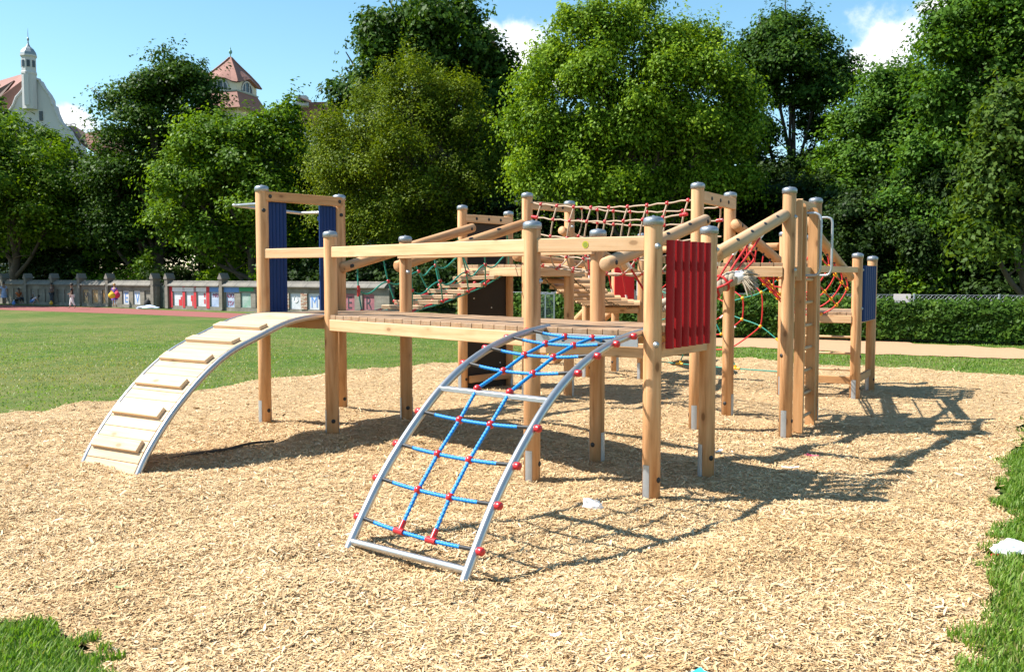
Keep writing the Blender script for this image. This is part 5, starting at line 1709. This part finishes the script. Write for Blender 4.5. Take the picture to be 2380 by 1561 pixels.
# ------------------------------------------------------------------ buildings beyond the trees
M_PLASTER = mat_soft('grey_white_plaster', (.44, .44, .455), (.51, .505, .51), .5, .1)
M_CREAM = mat_soft('cream_plaster', (.52, .48, .38), (.60, .55, .45), .5, .1)
M_TILE = plain('red_roof_tile', (.23, .105, .08), .8, var=.25, bump=.8, bscale=26)
M_TILED = plain('dark_roof_tile', (.12, .075, .06), .8, var=.25, bump=.8, bscale=26)
M_COPPER = plain('green_copper', (.14, .32, .27), .6, var=.2)
M_LEAD = plain('lead_sheet', (.22, .26, .28), .45, .3, var=.1)
M_GLASS = plain('dark_glass', (.02, .022, .026), .15)
YB = 105.0
def bp(u, v, y=YB): return at(u, v, y)
BL = thing('school_building', 'pale gabled school building with a small lantern turret and curved gable at far left', 'building', (bp(70, 640).x, YB, 0))
gl = [(-40, 345), (0, 268), (10, 266), (24, 257), (32, 245), (38, 228), (52, 212), (58, 196), (64, 178), (76, 178), (86, 186), (92, 187), (100, 202), (113, 219), (120, 232), (121, 243), (127, 246), (131, 262), (140, 282), (152, 295), (161, 302), (165, 312), (175, 328), (192, 342)]
gl = [(-120, 345)] + [(-30, 285)] + gl[1:]
o2 = [bp(u, v) for u, v in gl]
m = MB(); zb = 0
V = [(p.x, YB, p.z) for p in o2] + [(o2[-1].x, YB, 0), (o2[0].x, YB, 0)]
n = len(V)
V2 = [(x, YB + .9, z) for x, y, z in V]
m.add(V + V2, [tuple(range(n)), tuple(range(2 * n - 1, n - 1, -1))] + [(k, k + n, (k + 1) % n + n, (k + 1) % n) for k in range(n)])
m.build('gable_wall', M_PLASTER, BL)
# raised moulding that follows the gable
m = MB(); m.tube([(p.x, YB - .05, p.z + .05) for p in o2[1:]], .16, 6); m.build('gable_coping', M_PLASTER, BL)
tc = bp(69, 150); zt_ = lambda v: bp(69, v).z
k = YB / 2220
m = MB()
m.lathe([(16.5 * k, zt_(255)), (16.5 * k, zt_(176)), (17.5 * k, zt_(174)), (17.5 * k, zt_(170)), (16 * k, zt_(168)), (16 * k, zt_(136)), (18.5 * k, zt_(133)), (18.5 * k, zt_(130))], 8, (tc.x, YB - .2, 0), False)
TUR = m.build('turret', M_PLASTER, BL)
m = MB(); m.lathe([(18.5 * k, zt_(130)), (17 * k, zt_(124)), (12 * k, zt_(116)), (5 * k, zt_(110)), (2 * k, zt_(103)), (1.2 * k, zt_(97)), (2.6 * k, zt_(94)), (2.6 * k, zt_(91)), (.8 * k, zt_(88)), (.5 * k, zt_(74)), (.2 * k, zt_(68))], 8, (tc.x, YB - .2, 0), False)
m.build('dome', M_LEAD, TUR)
for i in range(8):
    a = math.pi / 8 + i * math.pi / 4
    if math.sin(a) > .1: continue
    rr = 16 * k * math.cos(math.pi / 8)
    c = Vector((tc.x + rr * math.cos(a), YB - .2 + rr * math.sin(a), (zt_(160) + zt_(142)) / 2))
    MB().box((0, 0, 0), (.10, 6.4 * k, 15 * k)).build('louvre', M_GLASS, TUR, Matrix.Translation(c) @ Matrix.Rotation(a, 4, 'Z'))
m = MB(); m.box((0, 0, 0), (10 * k, .18, 70 * k)); m.build('turret_panel', M_PLASTER, TUR, Matrix.Translation((tc.x + .05, YB - .2 - 15.6 * k, zt_(212))))
q = bp(154, 432 / 1.0 if False else 432)
MB().box((0, 0, 0), (7 * k, .2, 22 * k)).build('window', M_GLASS, BL, Matrix.Translation((bp(153.5, 268).x - 57 * k + 0, YB - .02, bp(96, 270).z)))
def poly_obj(name, pts, mat, parent, th=.3):
    m = MB(); n = len(pts)
    a = Vector(pts[1]) - Vector(pts[0]); b = Vector(pts[2]) - Vector(pts[0]); nr_ = a.cross(b).normalized() * th
    m.add([tuple(p) for p in pts] + [tuple(Vector(p) - nr_) for p in pts], [tuple(range(n)), tuple(range(2 * n - 1, n - 1, -1))] + [(i, i + n, (i + 1) % n + n, (i + 1) % n) for i in range(n)])
    return m.build(name, mat, parent)
poly_obj('roof', [bp(-60, 205, YB + 14), bp(-140, 330, YB + .9), bp(20, 262, YB + .9), bp(64, 178, YB + .9), bp(52, 172, YB + 14)], M_TILE, BL)
poly_obj('dormer', [bp(-40, 232, YB + 1.4), bp(36, 190, YB + 2.2), bp(-10, 246, YB + 1.2), bp(-40, 262, YB + 1.2)], M_TILED, BL)
poly_obj('roof', [bp(156, 297, YB + 1), bp(172, 299, YB + 4), bp(196, 314, YB + 4), bp(202, 345, YB + 1.6), bp(176, 326, YB + .95)], M_TILED, BL)
poly_obj('roof', [bp(197, 314, YB + 4), bp(300, 300, YB + 8), bp(320, 420, YB + 2), bp(203, 346, YB + 1.6), ], M_TILE, BL)
m = MB()
for u in (151.5, 165, 175): m.tube([bp(u, 298, YB + 3), bp(u, 288, YB + 3)], .05, 4)
m.tube([bp(151.5, 290, YB + 3), bp(175, 288, YB + 3)], .05, 4)
m.build('roof_railing', M_GLASS, BL)
# the tiled tower
YT = 100.0; k = YT / 2220
TW = thing('tiled_tower', 'cream tower with a curved red tiled roof and green finial above the trees', 'tower', (at(545, 640, YT).x, YT, 0))
ce = at(537, 200, YT + 4); rot = R(28)
def ring4(r_, z, bend=0.0, c=None, segs=6):
    P = []
    for i in range(4):
        a0 = rot + i * math.pi / 2; a1 = a0 + math.pi / 2
        for s_ in range(segs):
            t = s_ / segs
            x = r_ * (math.cos(a0) * (1 - t) + math.cos(a1) * t); y = r_ * (math.sin(a0) * (1 - t) + math.sin(a1) * t)
            P.append((ce.x + x, ce.y + y, z + bend * math.sin(math.pi * t) ** 2))
    return P
zc = lambda v: at(537, v, YT + 4).z
kk = (YT + 4) / 2220
rings = [ring4(70 * kk, zc(203), 15 * kk), ring4(62 * kk, zc(192), 10 * kk), ring4(44 * kk, zc(174), 4 * kk), ring4(26 * kk, zc(158)), ring4(10 * kk, zc(143)), ring4(2.5 * kk, zc(135))]
n = len(rings[0]); m = MB(); V = [p for r_ in rings for p in r_]
F = [(i * n + j, i * n + (j + 1) % n, (i + 1) * n + (j + 1) % n, (i + 1) * n + j) for i in range(len(rings) - 1) for j in range(n)] + [tuple(range(n - 1, -1, -1))]
m.add(V, F, False); RT = m.build('roof', M_TILE, TW)
m = MB()
for i in range(4): m.tube([Vector(r_[i * 6]) + Vector((0, 0, .05)) for r_ in rings], .09, 5)
m.build('roof_ridge', M_TILE, RT)
m = MB(); b0 = ring4(58 * kk, 0); b1 = ring4(58 * kk, zc(203), 14 * kk); m.add(b0 + b1, [(j, (j + 1) % n, n + (j + 1) % n, n + j) for j in range(n)]); TB_ = m.build('tower_wall', M_CREAM, TW)
m = MB(); b0 = ring4(62 * kk, zc(222)); b1 = ring4(63 * kk, zc(219)); m.add(b0 + b1, [(j, (j + 1) % n, n + (j + 1) % n, n + j) for j in range(n)] + [tuple(range(n, 2 * n))]); m.build('ledge', M_LEAD, TW)
m = MB(); b0 = ring4(88 * kk, zc(262)); b1 = ring4(60 * kk, zc(222)); m.add(b0 + b1, [(j, (j + 1) % n, n + (j + 1) % n, n + j) for j in range(n)]); m.build('skirt_roof', M_TILE, TW)
m = MB(); m.lathe([(2.5 * kk, zc(136)), (1.2 * kk, zc(130)), (1.0 * kk, zc(127)), (3.8 * kk, zc(124)), (4.4 * kk, zc(120.5)), (2.5 * kk, zc(117)), (.8 * kk, zc(115)), (1.5 * kk, zc(113)), (.4 * kk, zc(111)), (.2 * kk, zc(106))], 10, (ce.x, ce.y, 0)); m.build('finial', M_COPPER, TW)
# arched window on each face
for i in range(4):
    a0 = rot + i * math.pi / 2 + math.pi / 4; dr = 58 * kk * math.cos(math.pi / 4)
    c = Vector((ce.x + dr * math.cos(a0), ce.y + dr * math.sin(a0), zc(219)))
    if math.sin(a0) > .3: continue
    mw = Matrix.Translation(c) @ Matrix.Rotation(a0 + math.pi / 2, 4, 'Z')
    w_ = 21 * kk; h_ = 25 * kk
    out = [(-w_, .0)] + [(-w_ * math.cos(x), .12 * h_ + h_ * .88 * math.sin(x)) for x in [math.pi * j / 12 for j in range(13)]] + [(w_, 0)]
    m = MB(); nn = len(out); m.add([(x, -.05, z) for x, z in out] + [(x, .2, z) for x, z in out], [tuple(range(nn)), tuple(range(2 * nn - 1, nn - 1, -1))] + [(j, j + nn, (j + 1) % nn + nn, (j + 1) % nn) for j in range(nn)])
    wi = m.build('window', M_GLASS, TB_, mw)
    m = MB(); m.tube([(x, -.06, z) for x, z in out], .10, 5, closed=True)
    for x in (-w_ * .36, w_ * .36): m.tube([(x, -.06, 0), (x, -.06, h_ * .93)], .07, 5)
    m.build('window_frame', M_PLASTER, TB_, mw)
# further roofs between the crowns
for nm, lab, pts, Y in (('red_roof_house', 'small red roof with a white dormer between the maple and the chestnut', [(690, 262), (712, 238), (790, 236), (800, 290), (680, 290)], 98), ('red_roof_house', 'red tiled roof glimpsed between chestnut leaves right of the hornbeam', [(1120, 92), (1130, 78), (1160, 108), (1190, 200), (1190, 320), (1110, 330), (1105, 150)], 90)):
    t = thing(nm, lab, 'building', (at(pts[0][0], 640, Y).x, Y, 0))
    poly_obj('roof', [at(u, v, Y) for u, v in reversed(pts)], M_TILE, t, .6)
    us = [p[0] for p in pts]; a, b = at(min(us) + 4, 640, Y), at(max(us) - 4, 640, Y)
    zt2 = at(0, max(p[1] for p in pts), Y).z
    MB().box(((a.x + b.x) / 2, Y + 2, zt2 / 2), (b.x - a.x, 3.2, zt2)).build('wall', M_CREAM, t)
    if Y == 98:
        c = at(703, 236, 97)
        MB().box((0, 0, 0), (1.0, 1.2, 1.0)).build('dormer', M_PLASTER, t, Matrix.Translation(c))
        poly_obj('dormer_roof', [at(694, 226, 96.2), at(692, 236, 96.2), at(724, 239, 96.2), at(723, 233, 96.4)], M_TILED, t, .15)
t = thing('white_house', 'low white house with an orange roof glimpsed above the wall', 'building', (at(470, 640, 74).x, 74, 0))
a, b = at(425, 640, 74), at(520, 640, 74)
MB().box(((a.x + b.x) / 2, 75.5, .9), (b.x - a.x, 3, 1.9)).build('wall', M_PLASTER, t)
MB().box(((a.x + b.x) / 2, 75.5, 2.02), (b.x - a.x + .6, 3.4, .26)).build('roof', plain('orange_tile', (.50, .20, .11), .8), t)
t = thing('pale_building', 'pale plastered house wall seen through leaves above the right end of the wall', 'building', (at(880, 640, 60).x, 60, 0))
a, b = at(850, 640, 58), at(905, 640, 58)
MB().box(((a.x + b.x) / 2, 59.5, 2.0), (b.x - a.x, 3, 4)).build('wall', M_PLASTER, t)
for i in (0, 1): MB().box((a.x + (b.x - a.x) * (.3 + .4 * i), 57.97, 2.4), (.35, .1, .6)).build('window', M_GLASS, t)

# ------------------------------------------------------------------ people at the far left
M_SKIN = plain('skin', (.42, .24, .16), .6); M_SKIN2 = plain('tanned_skin', (.25, .135, .085), .6)
HAIRD = plain('dark_hair', (.018, .013, .01), .6); HAIRB = plain('blond_hair', (.45, .27, .10), .6)
def skin_mesh(name, joints, bones, radii, sub=1):
    me = bpy.data.meshes.new(name)
    keys = list(joints)
    me.from_pydata([joints[k] for k in keys], [(keys.index(a), keys.index(b)) for a, b in bones], [])
    o = bpy.data.objects.new('tmp', me); COL.objects.link(o)
    o.modifiers.new('skin', 'SKIN'); s_ = o.modifiers.new('sub', 'SUBSURF'); s_.levels = s_.render_levels = sub
    for i, k_ in enumerate(keys):
        sv = me.skin_vertices[0].data[i]
        r_ = radii[k_]; sv.radius = r_ if isinstance(r_, tuple) else (r_, r_)
        sv.use_root = (i == 0)
    dg = bpy.context.evaluated_depsgraph_get(); dg.update()
    out = bpy.data.meshes.new_from_object(o.evaluated_get(dg))
    bpy.data.objects.remove(o); bpy.data.meshes.remove(me)
    for p in out.polygons: p.use_smooth = True
    out.name = name
    return out
def pose_joints(pose):
    H = .5
    J = dict(pelvis=(0, 0, .53), waist=(0, 0, .62), chest=(0, 0, .75), neck=(0, 0, .83), head0=(0, -.005, .88), head1=(0, -.01, .955))
    for s_, n_ in ((-1, 'l'), (1, 'r')):
        J['hip' + n_] = (.05 * s_, 0, .51); J['knee' + n_] = (.055 * s_, -.01, .28); J['ankle' + n_] = (.055 * s_, .01, .045); J['toe' + n_] = (.062 * s_, -.075, .018)
        J['sh' + n_] = (.105 * s_, 0, .80); J['el' + n_] = (.135 * s_, .01, .635); J['wr' + n_] = (.14 * s_, -.03, .50); J['ha' + n_] = (.14 * s_, -.045, .455)
    if pose == 'walk':
        J['kneel'] = (-.052, -.06, .29); J['anklel'] = (-.05, -.10, .05); J['toel'] = (-.055, -.175, .022)
        J['kneer'] = (.052, .035, .285); J['ankler'] = (.052, .13, .06); J['toer'] = (.058, .065, .018)
        J['ell'] = (-.14, -.02, .64); J['wrl'] = (-.11, -.14, .58); J['hal'] = (-.09, -.18, .585)
    if pose == 'fold':
        for s_, n_ in ((-1, 'l'), (1, 'r')): J['wr' + n_] = (.05 * s_, -.13, .60); J['ha' + n_] = (.01 * s_, -.145, .60)
    if pose == 'sit':
        dz = -.27
        for k_ in ('pelvis', 'waist', 'chest', 'neck', 'head0', 'head1', 'shl', 'shr', 'ell', 'elr', 'hipl', 'hipr'):
            x, y, z = J[k_]; J[k_] = (x, y - .02 * (z - .5), z + dz)
        for s_, n_ in ((-1, 'l'), (1, 'r')):
            J['knee' + n_] = (.075 * s_, -.23, .27); J['ankle' + n_] = (.075 * s_, -.23, .045); J['toe' + n_] = (.08 * s_, -.31, .018)
            J['el' + n_] = (.14 * s_, -.03, .37); J['wr' + n_] = (.08 * s_, -.15, .31); J['ha' + n_] = (.06 * s_, -.19, .31)
    if pose == 'crouch':
        J.update(pelvis=(0, .05, .20), waist=(0, -.01, .27), chest=(0, -.10, .345), neck=(0, -.17, .39), head0=(0, -.205, .41), head1=(0, -.265, .44))
        for s_, n_ in ((-1, 'l'), (1, 'r')):
            J['hip' + n_] = (.05 * s_, .05, .19); J['knee' + n_] = (.10 * s_, -.12, .24); J['ankle' + n_] = (.08 * s_, .02, .045); J['toe' + n_] = (.09 * s_, -.06, .018)
            J['sh' + n_] = (.10 * s_, -.135, .37); J['el' + n_] = (.13 * s_, -.20, .25); J['wr' + n_] = (.09 * s_, -.27, .13); J['ha' + n_] = (.08 * s_, -.30, .09)
    return J
BONES = [('pelvis', 'waist'), ('waist', 'chest'), ('chest', 'neck'), ('neck', 'head0'), ('head0', 'head1')]
for n_ in 'lr': BONES += [('pelvis', 'hip' + n_), ('hip' + n_, 'knee' + n_), ('knee' + n_, 'ankle' + n_), ('ankle' + n_, 'toe' + n_), ('chest', 'sh' + n_), ('sh' + n_, 'el' + n_), ('el' + n_, 'wr' + n_), ('wr' + n_, 'ha' + n_)]
RAD = dict(pelvis=(.075, .055), waist=(.068, .05), chest=(.085, .058), neck=.026, head0=.042, head1=.052)
for n_ in 'lr': RAD.update({'hip' + n_: .052, 'knee' + n_: .034, 'ankle' + n_: .022, 'toe' + n_: .020, 'sh' + n_: .033, 'el' + n_: .024, 'wr' + n_: .018, 'ha' + n_: .020})
def person(label, u, v, Y, hgt, face, pose, top, bottom, hair, skin=None, long_hair=False, dress=False, short=False, sleeve=False):
    p = at(u, v, Y); p.z = .07
    t = thing('person', label, 'person', p)
    J = pose_joints(pose)
    mw = Matrix.Translation(p) @ Matrix.Rotation(R(face), 4, 'Z') @ Matrix.Diagonal((hgt, hgt, hgt, 1))
    obj('body', skin_mesh('body', J, BONES, RAD), skin or M_SKIN, t, mw)
    def cloth(nm, ks, bones, grow, mat, J2=None):
        jj = {k_: (J2 or J)[k_] for k_ in ks}
        rr = {k_: tuple(x + grow for x in RAD[k_]) if isinstance(RAD[k_], tuple) else RAD[k_] + grow for k_ in ks}
        return obj(nm, skin_mesh(nm, jj, bones, rr), mat, t, mw)
    J3 = dict(J)
    for n_ in 'lr':
        a, b = Vector(J['sh' + n_]), Vector(J['el' + n_]); J3['el' + n_] = tuple(a.lerp(b, .98 if sleeve else .6))
        a, b = Vector(J['knee' + n_]), Vector(J['ankle' + n_]); J3['ankle' + n_] = tuple(a.lerp(b, .75))
    if not dress:
        cloth('shirt', ['pelvis', 'waist', 'chest', 'shl', 'ell', 'shr', 'elr'], [('pelvis', 'waist'), ('waist', 'chest'), ('chest', 'shl'), ('shl', 'ell'), ('chest', 'shr'), ('shr', 'elr')], .011, top, J3)
        ks = ['pelvis', 'hipl', 'kneel', 'hipr', 'kneer'] + ([] if short else ['anklel', 'ankler'])
        bs = [('pelvis', 'hipl'), ('hipl', 'kneel'), ('pelvis', 'hipr'), ('hipr', 'kneer')] + ([] if short else [('kneel', 'anklel'), ('kneer', 'ankler')])
        cloth('shorts' if short else 'trousers', ks, bs, .012, bottom, J3)
    else:
        cloth('bodice', ['pelvis', 'waist', 'chest', 'shl', 'ell', 'shr', 'elr'], [('pelvis', 'waist'), ('waist', 'chest'), ('chest', 'shl'), ('shl', 'ell'), ('chest', 'shr'), ('shr', 'elr')], .011, top, J3)
        m = MB(); prof_ = [(.075, .64), (.10, .55), (.125, .42), (.14, .30)]
        V = []; n = 18
        for r_, z in prof_:
            for k_ in range(n):
                a = 2 * math.pi * k_ / n; q = r_ * (1 + (.10 * math.sin(a * 6) if z < .5 else 0)); V.append((q * math.cos(a), q * .72 * math.sin(a), z))
        m.add(V, [(i * n + k_, i * n + (k_ + 1) % n, (i + 1) * n + (k_ + 1) % n, (i + 1) * n + k_) for i in range(3) for k_ in range(n)], True)
        m.build('skirt', bottom, t, mw)
    hc = Vector(J['head1']); h0 = Vector(J['head0'])
    up_ = (hc - h0).normalized()
    m = MB(); c = hc + Vector((0, .012, .0)) + up_ * .012
    m.ball(c, .060, 12, 8, (1, 1.08, .95)) if False else None
    b_ = MB().ball((0, 0, 0), .061, 12, 8, (.98, 1.05, 1.0))
    m.add([Vector(q) + c for q in b_.v], b_.f, True)
    if long_hair: m.tube([c + Vector((0, .03, .0)), c + Vector((0, .055, -.06)), c + Vector((0, .06, -.15))], [.055, .06, .035], 10)
    m.build('hair', hair, t, mw)
    m = MB(); fwd = Vector((0, -1, 0))
    m.ball(hc + Vector((0, -.052, -.012)), .012, 8, 5); m.build('nose', skin or M_SKIN, t, mw)
    return t
def cl(name, c, v=.1): return plain(name, c, .8, var=v)
C_BLK = cl('black_cloth', (.015, .015, .017)); C_WHT = cl('white_cloth', (.72, .71, .70), .05); C_PUR = cl('purple_cloth', (.13, .055, .34)); C_NAVY = cl('navy_cloth', (.03, .035, .05)); C_JEAN = cl('blue_shorts_cloth', (.05, .09, .19)); C_ORG = cl('orange_cloth', (.55, .13, .03)); C_GRY = cl('grey_cloth', (.22, .21, .21)); C_BRN = cl('brown_cloth', (.11, .06, .05)); C_BLU = cl('blue_cloth', (.09, .20, .46)); C_FLO = cl('floral_cloth', (.30, .36, .52), .7); C_PNK = cl('pale_pink_cloth', (.62, .52, .55))
person('child in a black T-shirt and white leggings walking along the red track', 168, 720, 50.2, 1.30, 285, 'walk', C_BLK, C_WHT, HAIRD, M_SKIN2)
person('blond woman in a purple dress seen from behind with coloured bags', 267, 716, 52.8, 1.27, 165, 'stand', C_PUR, C_PUR, HAIRB, None, dress=True)
person('man in a dark T-shirt and blue shorts standing by the wall', 354, 716, 52.2, 1.38, 20, 'stand', C_NAVY, C_JEAN, HAIRD, M_SKIN2, short=True)
person('woman dressed all in white beside the gate pier', 379, 714, 52.0, 1.28, 30, 'fold', C_WHT, C_WHT, HAIRD, None, sleeve=True)
person('woman in a blue and white flowered dress at the left edge', 10, 709, 57.5, 1.32, 40, 'stand', C_FLO, C_FLO, HAIRD, M_SKIN2, dress=True)
person('person in an orange top seated on the shaded bench', 44, 708, 59.2, 1.28, 60, 'sit', C_ORG, C_NAVY, HAIRD, M_SKIN2)
person('long-haired person in a grey top seated on the shaded bench', 84, 708, 58.6, 1.34, 350, 'sit', C_GRY, C_NAVY, HAIRD, M_SKIN2, long_hair=True)
person('child in a pale pink top crouching on the ground in the shade', 77, 711, 56.6, 1.16, 110, 'crouch', C_PNK, C_BLU, HAIRD, None, short=True)
person('person in a brown top standing with folded hands in the shade', 121, 710, 56.8, 1.28, 330, 'fold', C_BRN, C_NAVY, HAIRD, M_SKIN2)
person('person in a blue shirt seated on the shaded bench', 158, 708, 57.2, 1.30, 30, 'sit', C_BLU, C_NAVY, HAIRD, M_SKIN2)
person('child in a white T-shirt seated on the end of the shaded bench', 176, 709, 56.8, 1.16, 40, 'sit', C_WHT, C_BLU, HAIRD, M_SKIN2)
# benches, bin, bags
M_BENCH = plain('bench_wood', (.09, .065, .05), .8, var=.2)
for lab, u0, u1 in (('dark park bench in the shade at the far left', 28, 104), ('dark park bench in the shade beside the litter bin', 146, 196)):
    a, b = at(u0, 700, 59.6 if u0 < 50 else 57.8), at(u1, 700, 58.6 if u0 < 50 else 56.6); a.z = b.z = .33
    t = thing('park_bench', lab, 'bench', ((a + b) / 2).to_tuple()[:2] + (.07,))
    e = (b - a).normalized(); nn = Vector((e.y, -e.x, 0))
    for o_ in (-.15, -.05, .05): timber('seat_slat', a + nn * o_, b + nn * o_, .09, .03, M_BENCH, t, .003)
    for z in (.5, .64): timber('back_slat', a - nn * .24 + Vector((0, 0, z - .33)), b - nn * .24 + Vector((0, 0, z - .33)), .03, .10, M_BENCH, t, .003)
    for k_ in (.1, .9):
        q = a.lerp(b, k_)
        timber('leg', Vector((q.x, q.y, .05)), Vector((q.x, q.y, .32)), .06, .3, M_GALV, t, .002)
q = at(228, 706, 55.8)
t = thing('litter_bin', 'dark round litter bin with white rubbish on top', 'bin', (q.x, q.y, .07))
MB().lathe([(.26, 0), (.27, .05), (.25, .1), (.27, .62), (.29, .64), (.29, .70), (.25, .71), (.24, .6)], 16).build('drum', plain('dark_grey_metal', (.04, .05, .055), .5), t, Matrix.Translation((q.x, q.y, .07)))
bm = MB(); bm.ball((q.x - .05, q.y, .80), .14, 9, 6, (1.2, 1, .6)); bm.build('rubbish', M_PAPER, t)
MB().tube([(q.x + .1, q.y, .74), (q.x + .45, q.y - .05, .86)], .04, 7).build('lid', M_BLACK, t)
def bag_(name, label, u, v, Y, sc, mat, z=None):
    p = at(u, v, Y)
    if z is not None: p.z = z
    r_ = np.random.default_rng(int(u)); bm = bmesh.new(); bmesh.ops.create_icosphere(bm, subdivisions=3, radius=1)
    for w in bm.verts:
        w.co = Vector((w.co.x * sc[0] * (1 - .2 * max(0, w.co.z)), w.co.y * sc[1], w.co.z * sc[2])) * (1 + r_.normal(0, .03))
    me = bpy.data.meshes.new(name); bm.to_mesh(me); bm.free()
    for pl_ in me.polygons: pl_.use_smooth = True
    o = obj(name, me, mat, None, Matrix.Translation(p))
    WORLD[o.name] = o.matrix_basis.copy()
    m = MB(); m.tube([(p.x - sc[0] * .4, p.y, p.z + sc[2] * .8), (p.x - sc[0] * .2, p.y, p.z + sc[2] * 1.35), (p.x + sc[0] * .2, p.y, p.z + sc[2] * 1.35), (p.x + sc[0] * .4, p.y, p.z + sc[2] * .8)], .015, 6)
    m.build('strap', mat, o)
    return props(o, label, 'bag')
bag_('shoulder_bag', 'red bag on the back of the woman in purple', 272, 685, 52.3, (.17, .12, .19), cl('red_bag_cloth', (.60, .03, .09)))
bag_('shoulder_bag', 'round yellow bag hanging at the side of the woman in purple', 260, 686, 52.2, (.20, .12, .18), cl('yellow_bag_cloth', (.72, .46, .02)))
bag_('backpack', 'black backpack on the ground at the foot of the wall', 343, 706, 51.6, (.20, .15, .24), C_BLK, .28)
for i, (u, c_, lab) in enumerate(((32, C_BLU, 'small blue bag on the ground below the shaded bench'), (119, M_YEL, 'small yellow bag standing in the shade'), (244, C_WHT, 'small white bag beside the litter bin'))):
    bag_('carrier_bag', lab, u, 705, 56.4, (.10, .07, .11), c_, .17)
crumple('clothes_pile', 'pale blue clothes lying in a heap on the grass below the painted wall', 'clothes', (0, 0), (.55, .26, .12), cl('pale_blue_cloth', (.38, .46, .58)), 14)
o = bpy.data.objects['clothes_pile']; q = at(345, 716, 50.2); o.matrix_basis = Matrix.Translation((q.x, q.y, .10))
# two more scraps of paper on the far lawn
for u, v, lab in ((803, 1.0, None),): pass
